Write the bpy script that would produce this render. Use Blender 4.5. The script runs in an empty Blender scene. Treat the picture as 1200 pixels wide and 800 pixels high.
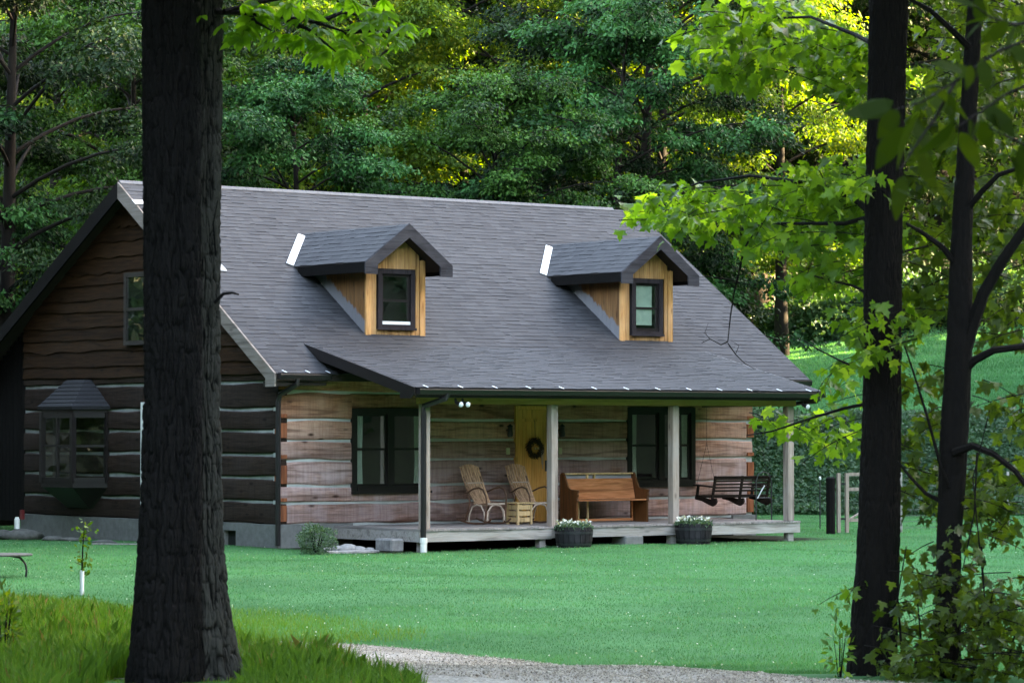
import bpy, math, random
import numpy as np
from mathutils import Vector, Matrix

# ---------------------------------------------------------------- camera, world, sun, exposure
SC = bpy.context.scene
COL = SC.collection
R = math.radians
F = 3720.0                                     # focal length in pixels of a 1200 px wide frame
PSI = math.atan(4840.0 / F)                    # how far the house front turns away from the view axis
PITCH = math.atan(107.0 / F)
FWH = np.array([math.cos(PSI), math.sin(PSI), 0.0])
RT = np.array([math.sin(PSI), -math.cos(PSI), 0.0])
FW = FWH * math.cos(PITCH) + np.array([0, 0, math.sin(PITCH)])
UP = np.cross(RT, FW)
CAM = np.array([-34.160, -47.243, 1.767])      # house frame: x along the porch, y into the house, z=0 porch floor

cam_d = bpy.data.cameras.new('camera')
cam = bpy.data.objects.new('camera', cam_d)
COL.objects.link(cam)
cam_d.sensor_width = 36.0
cam_d.lens = F / 1200.0 * 36.0
cam_d.clip_start = 0.5
cam_d.clip_end = 1500.0
cam_d.dof.use_dof = True
cam_d.dof.focus_distance = 60.0
cam_d.dof.aperture_fstop = 9.0
m = Matrix(((RT[0], UP[0], -FW[0], CAM[0]), (RT[1], UP[1], -FW[1], CAM[1]), (RT[2], UP[2], -FW[2], CAM[2]), (0, 0, 0, 1)))
cam.matrix_world = m
SC.camera = cam

SUN_EL, SUN_BEHIND = R(24), R(12)
SDIR = math.cos(SUN_EL) * (math.cos(SUN_BEHIND) * RT + math.sin(SUN_BEHIND) * FWH) + np.array([0, 0, math.sin(SUN_EL)])
world = bpy.data.worlds.new('World')
SC.world = world
world.use_nodes = True
wn = world.node_tree.nodes
sky = wn.new('ShaderNodeTexSky')
sky.sky_type = 'NISHITA'
sky.sun_disc = False
sky.sun_elevation = SUN_EL
sky.sun_rotation = math.atan2(SDIR[0], SDIR[1])
sky.air_density = 1.0
sky.dust_density = 1.6
world.node_tree.links.new(sky.outputs[0], wn['Background'].inputs[0])
wn['Background'].inputs[1].default_value = 0.15
sun_d = bpy.data.lights.new('sun', 'SUN')
sun_d.energy = 5.0
sun_d.angle = R(0.5)
sun_d.color = (1.0, 0.84, 0.55)
sun = bpy.data.objects.new('sun', sun_d)
COL.objects.link(sun)
sun.rotation_euler = Vector(SDIR).to_track_quat('Z', 'Y').to_euler()
SC.view_settings.view_transform = 'Standard'
SC.view_settings.look = 'None'
SC.view_settings.gamma = 1.0
SC.view_settings.exposure = 4.35
SC.view_settings.use_curve_mapping = False
SC.view_settings.use_white_balance = True
SC.view_settings.white_balance_temperature = 8600
SC.view_settings.white_balance_tint = 11
SC.cycles.max_bounces = 7
SC.cycles.diffuse_bounces = 2
SC.cycles.glossy_bounces = 3
SC.cycles.transmission_bounces = 5
SC.cycles.transparent_max_bounces = 8
SC.cycles.caustics_reflective = False
SC.cycles.caustics_refractive = False
SC.cycles.use_denoising = True

# ---------------------------------------------------------------- measuring helpers
def ray(px, py):
    return FW * F + RT * (px - 600.0) + UP * (400.0 - py)

def at(px, py, d):
    """the point at distance d along the view axis that the photo shows at (px, py)"""
    r = ray(px, py)
    return CAM + r * (d / F)

def on(px, py, axis, v):
    r = ray(px, py); i = 'xyz'.index(axis)
    return CAM + r * ((v - CAM[i]) / r[i])

def ud(x, y):
    dx, dy = x - CAM[0], y - CAM[1]
    return dx * RT[0] + dy * RT[1], dx * FWH[0] + dy * FWH[1]

def uvxy(u, d):
    return CAM[0] + u * RT[0] + d * FWH[0], CAM[1] + u * RT[1] + d * FWH[1]

# ---------------------------------------------------------------- noise
def _h(ix, iy, iz, s):
    n = (ix.astype(np.int64) * 374761393 + iy.astype(np.int64) * 668265263 + iz.astype(np.int64) * 2147483647 + s * 1274126177) & 0xffffffff
    n = ((n ^ (n >> 13)) * 1274126177) & 0xffffffff
    n = (n ^ (n >> 16)) & 0xffffffff
    return n / 4294967295.0

def vnoise(x, y, z=0.0, s=0):
    x, y, z = np.broadcast_arrays(np.asarray(x, float), np.asarray(y, float), np.asarray(z, float))
    ix, iy, iz = np.floor(x), np.floor(y), np.floor(z)
    fx, fy, fz = x - ix, y - iy, z - iz
    fx, fy, fz = [f * f * (3 - 2 * f) for f in (fx, fy, fz)]
    out = 0.0
    for a in (0, 1):
        for b in (0, 1):
            for c in (0, 1):
                w = (fx if a else 1 - fx) * (fy if b else 1 - fy) * (fz if c else 1 - fz)
                out = out + w * _h(ix + a, iy + b, iz + c, s)
    return out * 2 - 1

def fbm(x, y, z=0.0, s=0, o=4):
    t, a, k = 0.0, 1.0, 0.0
    for i in range(o):
        t = t + a * vnoise(np.asarray(x) * 2 ** i, np.asarray(y) * 2 ** i, np.asarray(z) * 2 ** i, s + i * 17)
        k += a; a *= 0.5
    return t / k

def sstep(a, b, x):
    t = np.clip((np.asarray(x, float) - a) / (b - a), 0, 1)
    return t * t * (3 - 2 * t)

# ---------------------------------------------------------------- ground height
def ground(x, y):
    u, d = ud(np.asarray(x, float), np.asarray(y, float))
    z = -0.02 - 0.33 * sstep(22, 30, d) - 0.05 * sstep(30, 60, d)
    z = z + 0.12 * (1 - sstep(5, 20, d))
    z = z + 2.45 * sstep(83.5, 87.5, d)
    sl = sstep(86, 92, d)
    z = z + sl * (d - 87.5).clip(0) * np.interp(d, [87, 101, 160, 400], [0.185, 0.185, 0.33, 0.42]) * (1 + 0.022 * np.clip(u - 8, -6, 14))
    z = z + 42.0 * sstep(21, 62, u) * (1 - sstep(101, 110, d))  # unseen hill added on the right to block the low sun, open farther back
    z = z + 9.0 * sstep(-21, -50, u) * (1 - sstep(100, 125, d))  # unseen rise added on the left to darken what the gable glass reflects
    z = z + 0.05 * fbm(x * 0.25, y * 0.25, 0, 3, 3) * sstep(20, 26, d) + 0.5 * sl * fbm(x * 0.15, y * 0.15, 0, 9, 3) * sstep(101, 108, d)
    return z

# ---------------------------------------------------------------- mesh building
class MB:
    def __init__(s):
        s.v, s.f, s.r, s.marks = [], [], [], []
        s.rng = random.Random(7)
    def add(s, vs, fs, rnd=None):
        o = len(s.v); s.marks.append((o, len(s.f)))
        s.v += [tuple(map(float, p)) for p in vs]
        q = s.rng.random() if rnd is None else rnd
        for f in fs:
            s.f.append(tuple(i + o for i in f)); s.r.append(q)
    def box(s, a, b, rnd=None):
        x0, y0, z0 = a; x1, y1, z1 = b
        s.add([(x0, y0, z0), (x1, y0, z0), (x1, y1, z0), (x0, y1, z0), (x0, y0, z1), (x1, y0, z1), (x1, y1, z1), (x0, y1, z1)],
              [(0, 3, 2, 1), (4, 5, 6, 7), (0, 1, 5, 4), (1, 2, 6, 5), (2, 3, 7, 6), (3, 0, 4, 7)], rnd)
    def bar(s, p, q, w, h, up=(0, 0, 1), rnd=None):
        """a square timber from p to q, w across, h along up"""
        p, q, up = np.array(p, float), np.array(q, float), np.array(up, float)
        d = q - p; d /= np.linalg.norm(d)
        a = np.cross(d, up); a /= np.linalg.norm(a); b = np.cross(a, d)
        vs = [c + a * sx * w / 2 + b * sy * h / 2 for c in (p, q) for sx, sy in ((-1, -1), (1, -1), (1, 1), (-1, 1))]
        s.add(vs, [(0, 1, 2, 3), (7, 6, 5, 4), (0, 4, 5, 1), (1, 5, 6, 2), (2, 6, 7, 3), (3, 7, 4, 0)], rnd)
    def prism(s, poly, off, rnd=None):
        """a polygon (3D points) pushed along off"""
        n = len(poly); off = np.array(off, float)
        vs = [np.array(p, float) for p in poly] + [np.array(p, float) + off for p in poly]
        s.add(vs, [tuple(range(n))[::-1], tuple(range(n, 2 * n))] + [(i, (i + 1) % n, n + (i + 1) % n, n + i) for i in range(n)], rnd)
    def tube(s, pts, rad, n=8, rnd=None, cap=True):
        pts = [np.array(p, float) for p in pts]
        if not hasattr(rad, '__len__'): rad = [rad] * len(pts)
        vs, fs = [], []; a = None
        for i, p in enumerate(pts):
            d = pts[min(i + 1, len(pts) - 1)] - pts[max(i - 1, 0)]
            d = d / (np.linalg.norm(d) + 1e-9)
            if a is None:
                a = np.cross(d, (0.31, 0.2, 0.93) if abs(d[2]) < 0.9 else (1, 0, 0))
            a = a - d * (a @ d); a /= np.linalg.norm(a) + 1e-9
            b = np.cross(d, a)
            for k in range(n):
                t = 2 * math.pi * k / n
                vs.append(p + (a * math.cos(t) + b * math.sin(t)) * rad[i])
        for i in range(len(pts) - 1):
            for k in range(n):
                k2 = (k + 1) % n
                fs.append((i * n + k, i * n + k2, (i + 1) * n + k2, (i + 1) * n + k))
        if cap:
            fs.append(tuple(range(n))[::-1]); fs.append(tuple(range((len(pts) - 1) * n, len(pts) * n)))
        s.add(vs, fs, rnd)
    def lathe(s, prof, c=(0, 0, 0), n=24, rnd=None):
        vs, fs = [], []
        for (r, z) in prof:
            for k in range(n):
                t = 2 * math.pi * k / n
                vs.append((c[0] + r * math.cos(t), c[1] + r * math.sin(t), c[2] + z))
        for i in range(len(prof) - 1):
            for k in range(n):
                k2 = (k + 1) % n
                fs.append((i * n + k, i * n + k2, (i + 1) * n + k2, (i + 1) * n + k))
        s.add(vs, fs, rnd)
    def build_each(s, name, mat, parent=None):
        """every piece added so far becomes an object of its own"""
        out = []
        cuts = s.marks + [(len(s.v), len(s.f))]
        for (v0, f0), (v1, f1) in zip(cuts[:-1], cuts[1:]):
            m_ = MB(); m_.v = s.v[v0:v1]; m_.f = [tuple(i - v0 for i in f) for f in s.f[f0:f1]]; m_.r = s.r[f0:f1]
            out.append(m_.build(name, mat, parent))
        return out
    def build(s, name, mat, parent=None, smooth=False, bevel=0):
        me = bpy.data.meshes.new(name)
        me.from_pydata(s.v, [], s.f)
        at_ = me.attributes.new('rnd', 'FLOAT', 'FACE')
        at_.data.foreach_set('value', s.r)
        if smooth: me.polygons.foreach_set('use_smooth', [True] * len(me.polygons))
        me.materials.append(mat)
        me.validate(); me.update()
        o = bpy.data.objects.new(name, me); COL.objects.link(o)
        if parent is not None: o.parent = parent
        if bevel:
            bv = o.modifiers.new('bevel', 'BEVEL'); bv.width = bevel; bv.segments = 1; bv.limit_method = 'ANGLE'
        return o

def raw_mesh(name, verts, faces_idx, k, mat, rnd=None, smooth=False, parent=None):
    """verts (N,3) numpy, faces_idx (M,k) numpy"""
    me = bpy.data.meshes.new(name)
    me.vertices.add(len(verts)); me.vertices.foreach_set('co', np.ascontiguousarray(verts, np.float32).ravel())
    mN = len(faces_idx)
    me.loops.add(mN * k); me.loops.foreach_set('vertex_index', np.ascontiguousarray(faces_idx, np.int32).ravel())
    me.polygons.add(mN)
    me.polygons.foreach_set('loop_start', np.arange(0, mN * k, k, dtype=np.int32))
    if rnd is not None:
        a = me.attributes.new('rnd', 'FLOAT', 'FACE'); a.data.foreach_set('value', np.ascontiguousarray(rnd, np.float32))
    me.polygons.foreach_set('use_smooth', np.full(mN, smooth))
    if mat: me.materials.append(mat)
    me.update(calc_edges=True); me.validate()
    o = bpy.data.objects.new(name, me); COL.objects.link(o)
    if parent is not None: o.parent = parent
    return o

def empty(name, loc=(0, 0, 0), rz=0.0):
    o = bpy.data.objects.new(name, None); COL.objects.link(o)
    o.location = tuple(map(float, loc)); o.rotation_euler = (0, 0, rz); o.empty_display_size = 0.2
    return o

def tag(o, label=None, cat=None, group=None, kind=None):
    if label: o['label'] = label
    if cat: o['category'] = cat
    if group: o['group'] = group
    if kind: o['kind'] = kind
    return o

def copy_tree(o, parent=None):
    c = o.copy(); COL.objects.link(c); c.parent = parent
    for ch in list(o.children):
        copy_tree(ch, c)
    return c

# ---------------------------------------------------------------- materials
def nodes(name):
    mt = bpy.data.materials.new(name); mt.use_nodes = True
    nt = mt.node_tree
    return mt, nt, nt.nodes['Principled BSDF'], nt.nodes['Material Output']

def mixc(nt, fac, a, b, mode='MIX'):
    n = nt.nodes.new('ShaderNodeMix'); n.data_type = 'RGBA'; n.blend_type = mode
    for sock, v in ((n.inputs[0], fac), (n.inputs[6], a), (n.inputs[7], b)):
        if hasattr(v, 'is_output') or isinstance(v, bpy.types.NodeSocket): nt.links.new(v, sock)
        elif isinstance(v, (int, float)): sock.default_value = v
        else: sock.default_value = (*v, 1)
    return n.outputs[2]

def math_(nt, op, a, b=0.0, c=0.0):
    n = nt.nodes.new('ShaderNodeMath'); n.operation = op
    for i, v in enumerate((a, b, c)):
        if isinstance(v, bpy.types.NodeSocket): nt.links.new(v, n.inputs[i])
        else: n.inputs[i].default_value = v
    return n.outputs[0]

def coords(nt, scale=(1, 1, 1), kind='Object'):
    t = nt.nodes.new('ShaderNodeTexCoord'); mp = nt.nodes.new('ShaderNodeMapping')
    mp.inputs['Scale'].default_value = scale
    nt.links.new(t.outputs[kind], mp.inputs[0])
    return mp.outputs[0]

def noise(nt, vec, scale, detail=4, rough=0.55, dist=0.0):
    n = nt.nodes.new('ShaderNodeTexNoise'); n.inputs['Scale'].default_value = scale
    n.inputs['Detail'].default_value = detail; n.inputs['Roughness'].default_value = rough; n.inputs['Distortion'].default_value = dist
    nt.links.new(vec, n.inputs['Vector'])
    return n.outputs['Fac']

def ramp(nt, fac, stops):
    n = nt.nodes.new('ShaderNodeValToRGB')
    e = n.color_ramp.elements
    while len(e) < len(stops): e.new(0.5)
    for el, (p, c) in zip(e, stops):
        el.position = p; el.color = (*c, 1) if hasattr(c, '__len__') else (c, c, c, 1)
    nt.links.new(fac, n.inputs[0])
    return n.outputs[0]

def attr(nt, name='rnd'):
    n = nt.nodes.new('ShaderNodeAttribute'); n.attribute_name = name
    return n.outputs['Fac']

def bump(nt, h, bsdf, strength=0.4, dist=0.02):
    b = nt.nodes.new('ShaderNodeBump'); b.inputs['Strength'].default_value = strength; b.inputs['Distance'].default_value = dist
    nt.links.new(h, b.inputs['Height']); nt.links.new(b.outputs[0], bsdf.inputs['Normal'])

def wood(name, c_lo, c_hi, grey, axis='x', knots=0.6, rough=0.75, greyness=0.5, vary=0.35, fine=1.0, saw=False, shelter=False):
    mt, nt, p, out = nodes(name)
    k = {'x': (1.0, 14, 14), 'y': (14, 1.0, 14), 'z': (14, 14, 1.0)}[axis]
    k = tuple(q * fine for q in k)
    v = coords(nt, k)
    # push each board's grain to a place of its own
    ofs = nt.nodes.new('ShaderNodeVectorMath'); ofs.operation = 'ADD'
    cmb = nt.nodes.new('ShaderNodeCombineXYZ')
    r = attr(nt); r40 = math_(nt, 'MULTIPLY', r, 43.0)
    for i in range(3): nt.links.new(r40, cmb.inputs[i])
    nt.links.new(v, ofs.inputs[0]); nt.links.new(cmb.outputs[0], ofs.inputs[1])
    v = ofs.outputs[0]
    g = noise(nt, v, 2.2, 6, 0.65, 0.6)
    base = mixc(nt, ramp(nt, g, [(0.3, 0.0), (0.72, 1.0)]), c_lo, c_hi)
    big = noise(nt, coords(nt, (1, 1, 1)), 1.3, 4, 0.6, 0.5)
    gm = math_(nt, 'MULTIPLY', ramp(nt, big, [(0.36, 0.0), (0.66, 1.0)]), greyness)
    base = mixc(nt, gm, base, grey)
    vv = math_(nt, 'ADD', math_(nt, 'MULTIPLY', r, vary), 1.0 - vary * 0.6)
    hsv = nt.nodes.new('ShaderNodeHueSaturation'); nt.links.new(base, hsv.inputs['Color']); nt.links.new(vv, hsv.inputs['Value'])
    base = hsv.outputs[0]
    kk = {'x': (1.6, 4.2, 4.2), 'y': (4.2, 1.6, 4.2), 'z': (4.2, 4.2, 1.6)}[axis]
    vo = nt.nodes.new('ShaderNodeTexVoronoi'); vo.inputs['Scale'].default_value = 1.0
    add2 = nt.nodes.new('ShaderNodeVectorMath'); add2.operation = 'ADD'
    nt.links.new(coords(nt, kk), add2.inputs[0]); nt.links.new(cmb.outputs[0], add2.inputs[1])
    nt.links.new(add2.outputs[0], vo.inputs['Vector'])
    kn = ramp(nt, vo.outputs['Distance'], [(0.06, 1.0), (0.16, 0.0)])
    base = mixc(nt, math_(nt, 'MULTIPLY', kn, knots), base, tuple(c * 0.22 for c in c_lo))
    st = noise(nt, v, 0.6, 3, 0.5, 1.0)
    base = mixc(nt, math_(nt, 'MULTIPLY', ramp(nt, st, [(0.52, 0.0), (0.68, 1.0)]), 0.6), base, tuple(c * 0.4 for c in c_lo))
    if saw:
        # upright saw and adze marks across the grain
        sw_ = noise(nt, coords(nt, (22, 22, 1.2) if axis != 'z' else (1, 1, 22)), 1.0, 3, 0.6, 0.3)
        base = mixc(nt, math_(nt, 'MULTIPLY', ramp(nt, sw_, [(0.42, 0.0), (0.7, 1.0)]), 0.30), base, tuple(c * 0.55 for c in c_lo))
    if shelter:
        # wood the rain never reaches keeps its orange; lower down it has silvered
        t = nt.nodes.new('ShaderNodeTexCoord'); sx = nt.nodes.new('ShaderNodeSeparateXYZ'); nt.links.new(t.outputs['Object'], sx.inputs[0])
        hz = math_(nt, 'ADD', sx.outputs[2], math_(nt, 'MULTIPLY', big, 1.2))
        base = mixc(nt, ramp(nt, math_(nt, 'MULTIPLY', hz, 0.25), [(0.42, 0.0), (0.72, 1.0)]), base, mixc(nt, 1.0, base, (1.0, 0.80, 0.52), 'MULTIPLY'))
    nt.links.new(base, p.inputs['Base Color'])
    p.inputs['Roughness'].default_value = rough
    p.inputs['Specular IOR Level'].default_value = 0.3 if max(c_hi) > 0.06 else 0.08
    bump(nt, g, p, 0.5, 0.012)
    return mt

def plain(name, c, rough=0.6, var=0.2, scale=6, metal=0.0, spec=0.4, bmp=0.0):
    mt, nt, p, out = nodes(name)
    n = noise(nt, coords(nt), scale, 5, 0.6)
    base = mixc(nt, ramp(nt, n, [(0.3, 0.0), (0.7, 1.0)]), tuple(q * (1 - var) for q in c), tuple(min(1, q * (1 + var)) for q in c))
    nt.links.new(base, p.inputs['Base Color'])
    p.inputs['Roughness'].default_value = rough; p.inputs['Metallic'].default_value = metal
    p.inputs['Specular IOR Level'].default_value = spec
    if bmp: bump(nt, n, p, bmp, 0.02)
    return mt

def leafmat(name, dark, light, yellow=None, trans=0.45, rough=0.55, spec=0.25, ymix=0.15, tcol=1.6):
    """leaf: reflects, and lets light through warmer than it reflects"""
    mt, nt, p, out = nodes(name)
    r = attr(nt)
    c = mixc(nt, r, dark, light)
    if yellow:
        c = mixc(nt, ramp(nt, r, [(1 - ymix - 0.02, 0.0), (1 - ymix + 0.02, 1.0)]), c, yellow)
    nt.links.new(c, p.inputs['Base Color'])
    p.inputs['Roughness'].default_value = rough; p.inputs['Specular IOR Level'].default_value = spec
    tr = nt.nodes.new('ShaderNodeBsdfTranslucent')
    tc = mixc(nt, 1.0, c, (tcol * 1.0, tcol * 0.95, tcol * 0.32), 'MULTIPLY')
    nt.links.new(tc, tr.inputs['Color'])
    mx = nt.nodes.new('ShaderNodeMixShader'); mx.inputs[0].default_value = trans
    nt.links.new(p.outputs[0], mx.inputs[1]); nt.links.new(tr.outputs[0], mx.inputs[2])
    nt.links.new(mx.outputs[0], out.inputs['Surface'])
    return mt

M = {}
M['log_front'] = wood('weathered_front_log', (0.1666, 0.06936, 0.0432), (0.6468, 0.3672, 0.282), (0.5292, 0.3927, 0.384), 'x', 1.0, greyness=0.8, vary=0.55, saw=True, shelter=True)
M['log_gable'] = wood('weathered_shaded_gable_log', (0.01814, 0.01028, 0.00716), (0.05929, 0.0375, 0.02754), (0.04185, 0.03146, 0.027), 'y', 0.7, greyness=0.6, saw=True)  # weathered wood, with the gable's shade darkened into the colour
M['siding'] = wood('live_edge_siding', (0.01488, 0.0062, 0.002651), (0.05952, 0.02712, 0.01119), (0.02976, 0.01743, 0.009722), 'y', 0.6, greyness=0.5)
M['endgrain'] = wood('log_end_grain', (0.16, 0.04, 0.015), (0.42, 0.13, 0.05), (0.3, 0.11, 0.06), 'z', 0.2, greyness=0.3)
M['chink'] = plain('chinking_mortar', (0.42, 0.43, 0.40), 0.9, 0.2, 3)
M['cedar'] = wood('orange_cedar_board', (0.2805, 0.1105, 0.02975), (0.578, 0.306, 0.102), (0.527, 0.34, 0.187), 'z', 0.6, greyness=0.4, vary=0.3)
M['cedar_grey'] = wood('greyed_cheek_board', (0.10, 0.055, 0.03), (0.25, 0.14, 0.08), (0.27, 0.25, 0.25), 'z', 0.4, greyness=0.8)
M['door'] = wood('golden_door_board', (0.66, 0.27, 0.05), (0.86, 0.44, 0.12), (0.76, 0.40, 0.13), 'z', 0.35, greyness=0.4, vary=0.2)
M['deck'] = wood('grey_deck_board', (0.204, 0.17, 0.153), (0.357, 0.3145, 0.289), (0.2805, 0.255, 0.2465), 'y', 0.4)
M['rim'] = wood('grey_rim_board', (0.255, 0.221, 0.187), (0.4675, 0.425, 0.3825), (0.391, 0.3655, 0.3485), 'x', 0.5)
M['post'] = wood('weathered_post', (0.2376, 0.1584, 0.1188), (0.495, 0.396, 0.3267), (0.4158, 0.3663, 0.3366), 'z', 0.7)
M['beam'] = wood('yellowish_beam', (0.442, 0.204, 0.07), (0.714, 0.36, 0.13), (0.578, 0.312, 0.16), 'x', 0.4)
M['barge'] = wood('pale_bargeboard', (0.15, 0.1125, 0.08625), (0.27, 0.2175, 0.1837), (0.225, 0.1988, 0.18), 'y', 0.5)
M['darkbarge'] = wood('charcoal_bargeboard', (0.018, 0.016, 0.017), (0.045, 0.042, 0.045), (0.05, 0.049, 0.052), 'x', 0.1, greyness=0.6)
M['darkwood'] = wood('dark_wood_and_shade', (0.00288, 0.00216, 0.00192), (0.0072, 0.00576, 0.0048), (0.00528, 0.0048, 0.0048), 'x', 0.1, greyness=0.3)  # dark wood; on the rear bargeboard this black is painted shade
M['trim'] = plain('dark_brown_trim_paint', (0.0096, 0.0066, 0.006), 0.45, 0.2, 5)
M['soffit'] = plain('dark_soffit_board', (0.018, 0.012, 0.008), 0.8, 0.3, 4)
M['gutter'] = plain('dark_gutter_metal', (0.0132, 0.0108, 0.0114), 0.38, 0.15, 3, spec=0.5)
M['white'] = plain('white_painted_metal', (0.663, 0.68, 0.68), 0.45, 0.06, 3)
M['pale'] = plain('pale_pvc', (0.72, 0.72, 0.66), 0.5, 0.08, 6)
M['concrete'] = plain('grey_concrete', (0.15, 0.15, 0.1387), 0.9, 0.2, 8, bmp=0.3)
M['stone'] = plain('grey_stone', (0.182, 0.175, 0.168), 0.9, 0.35, 9, bmp=0.5)
M['palestone'] = plain('pale_stone', (0.27, 0.2592, 0.243), 0.9, 0.3, 9, bmp=0.5)
M['curtain'] = plain('pale_curtain_cloth', (0.80, 0.84, 0.76), 0.9, 0.1, 5)
M['palepanel'] = plain('pale_green_panel', (0.72, 0.86, 0.74), 0.8, 0.05, 5)
M['interior'] = plain('dark_room', (0.02, 0.022, 0.02), 0.9, 0.3, 2)
M['metal'] = plain('black_iron', (0.02, 0.02, 0.022), 0.4, 0.2, 8, spec=0.5)
M['chain'] = plain('bright_chain_steel', (0.6, 0.6, 0.62), 0.35, 0.1, 8, metal=0.6)
M['pew'] = wood('varnished_oak', (0.3872, 0.1229, 0.044), (0.7502, 0.3024, 0.132), (0.7018, 0.2835, 0.1408), 'x', 0.1, rough=0.25, greyness=0.2, vary=0.15)
M['rock_back'] = wood('hickory_slat', (0.2898, 0.127, 0.0598), (0.797, 0.4655, 0.276), (0.7245, 0.4973, 0.3496), 'z', 0.2, rough=0.5, vary=0.4)
M['bent'] = plain('bent_hickory_frame', (0.13, 0.06, 0.035), 0.5, 0.35, 7)
M['bentpale'] = plain('pale_bent_hickory', (0.552, 0.408, 0.324), 0.5, 0.2, 7)
M['pine'] = wood('new_pine_board', (0.56, 0.34, 0.14), (0.76, 0.54, 0.28), (0.7, 0.5, 0.3), 'z', 0.4, vary=0.15)
M['pinedark'] = wood('shaded_pine_board', (0.20, 0.12, 0.05), (0.32, 0.2, 0.09), (0.25, 0.17, 0.1), 'z', 0.4, vary=0.15)
M['barrel'] = wood('charred_barrel_stave', (0.0154, 0.014, 0.0154), (0.049, 0.0434, 0.0455), (0.042, 0.0385, 0.042), 'z', 0.1)
M['soil'] = plain('dark_soil', (0.035, 0.024, 0.016), 0.95, 0.4, 12, bmp=0.5)
M['swing'] = wood('dark_swing_slat', (0.014, 0.0084, 0.0063), (0.035, 0.0224, 0.0168), (0.028, 0.021, 0.0175), 'x', 0.1)
M['gate'] = wood('pale_gate_board', (0.272, 0.2016, 0.156), (0.448, 0.3528, 0.2795), (0.368, 0.3024, 0.2535), 'z', 0.3)
M['wreath'] = plain('brown_wreath_twigs', (0.06, 0.03, 0.014), 0.9, 0.5, 40)
M['cream'] = plain('cream_plastic', (0.528, 0.48, 0.288), 0.5, 0.08, 5)

# leaves
M['leaf_bluegreen'] = leafmat('walnut_leaf', (0.001895, 0.01331, 0.003247), (0.03032, 0.1249, 0.03356), None, 0.2, rough=0.6, spec=0.15)
M['leaf_mix'] = leafmat('elm_leaf', (0.002675, 0.01595, 0.002477), (0.04147, 0.1236, 0.0208), None, 0.25, rough=0.6, spec=0.15)
M['leaf_mid'] = leafmat('ash_leaf', (0.02732, 0.06953, 0.008208), (0.08201, 0.1589, 0.01915), (0.1367, 0.1888, 0.02052), 0.5)  # kept bright and yellow: part of the sunlight is in this leaf colour
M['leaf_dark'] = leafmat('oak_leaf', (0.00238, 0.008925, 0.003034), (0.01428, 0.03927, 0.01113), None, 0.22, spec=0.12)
M['leaf_maple'] = leafmat('maple_leaf', (0.0336, 0.09, 0.0108), (0.12, 0.24, 0.027), (0.204, 0.324, 0.0405), 0.5, rough=0.42, spec=0.35, ymix=0.14, tcol=2.5)
M['leaf_olive'] = leafmat('olive_maple_leaf', (0.022, 0.045, 0.008), (0.08, 0.135, 0.020), None, 0.5, rough=0.42, spec=0.3, tcol=1.9)
M['leaf_big'] = leafmat('near_ash_leaf', (0.012, 0.026, 0.003), (0.028, 0.05, 0.006), None, 0.5, rough=0.8, spec=0.08, tcol=1.5)
M['leaf_buckeye'] = leafmat('buckeye_leaf', (0.08, 0.19, 0.02), (0.15, 0.30, 0.03), None, 0.6, tcol=2.4)
M['leaf_shrub'] = leafmat('shrub_leaf', (0.04, 0.085, 0.045), (0.12, 0.2, 0.12), None, 0.3)
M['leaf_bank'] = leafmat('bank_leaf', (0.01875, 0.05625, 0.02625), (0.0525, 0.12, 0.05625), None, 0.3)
M['petal'] = leafmat('white_petal', (0.6, 0.62, 0.55), (0.8, 0.8, 0.72), None, 0.3, tcol=1.0)

def barkmat(name, lo, hi, sc=1.0, bm=0.8, plates=False):
    mt, nt, p, out = nodes(name)
    v = coords(nt, (16 * sc, 16 * sc, 3.2 * sc))
    a = noise(nt, v, 1.0, 6, 0.7, 0.4)
    b = noise(nt, coords(nt), 2.0, 3, 0.5)
    c = mixc(nt, ramp(nt, a, [(0.36, 0.0), (0.66, 1.0)]), lo, hi)
    if plates: c = mixc(nt, ramp(nt, math_(nt, 'MULTIPLY', attr(nt), math_(nt, 'ADD', a, 0.5)), [(0.25, 0.0), (0.85, 1.0)]), lo, hi)
    c = mixc(nt, math_(nt, 'MULTIPLY', ramp(nt, b, [(0.5, 0.0), (0.7, 1.0)]), 0.3), c, tuple(q * 0.5 for q in hi))
    nt.links.new(c, p.inputs['Base Color']); p.inputs['Roughness'].default_value = 0.9
    p.inputs['Specular IOR Level'].default_value = 0.2
    bump(nt, a, p, bm, 0.03)
    return mt
M['bark'] = barkmat('dark_furrowed_bark', (0.0003629, 0.0003175, 0.0003175), (0.006804, 0.006168, 0.006348), plates=True)
M['bark_grey'] = barkmat('grey_plated_bark', (0.003, 0.003, 0.0027), (0.045, 0.045, 0.039), 0.8, plates=True)
M['bark_smooth'] = barkmat('dark_smooth_bark', (0.00195, 0.001463, 0.001138), (0.00585, 0.00455, 0.003575), 1.4, 0.4)
M['bark_far'] = barkmat('brown_forest_bark', (0.004, 0.003, 0.0025), (0.014, 0.0105, 0.008), 0.4, 0.3)

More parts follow.
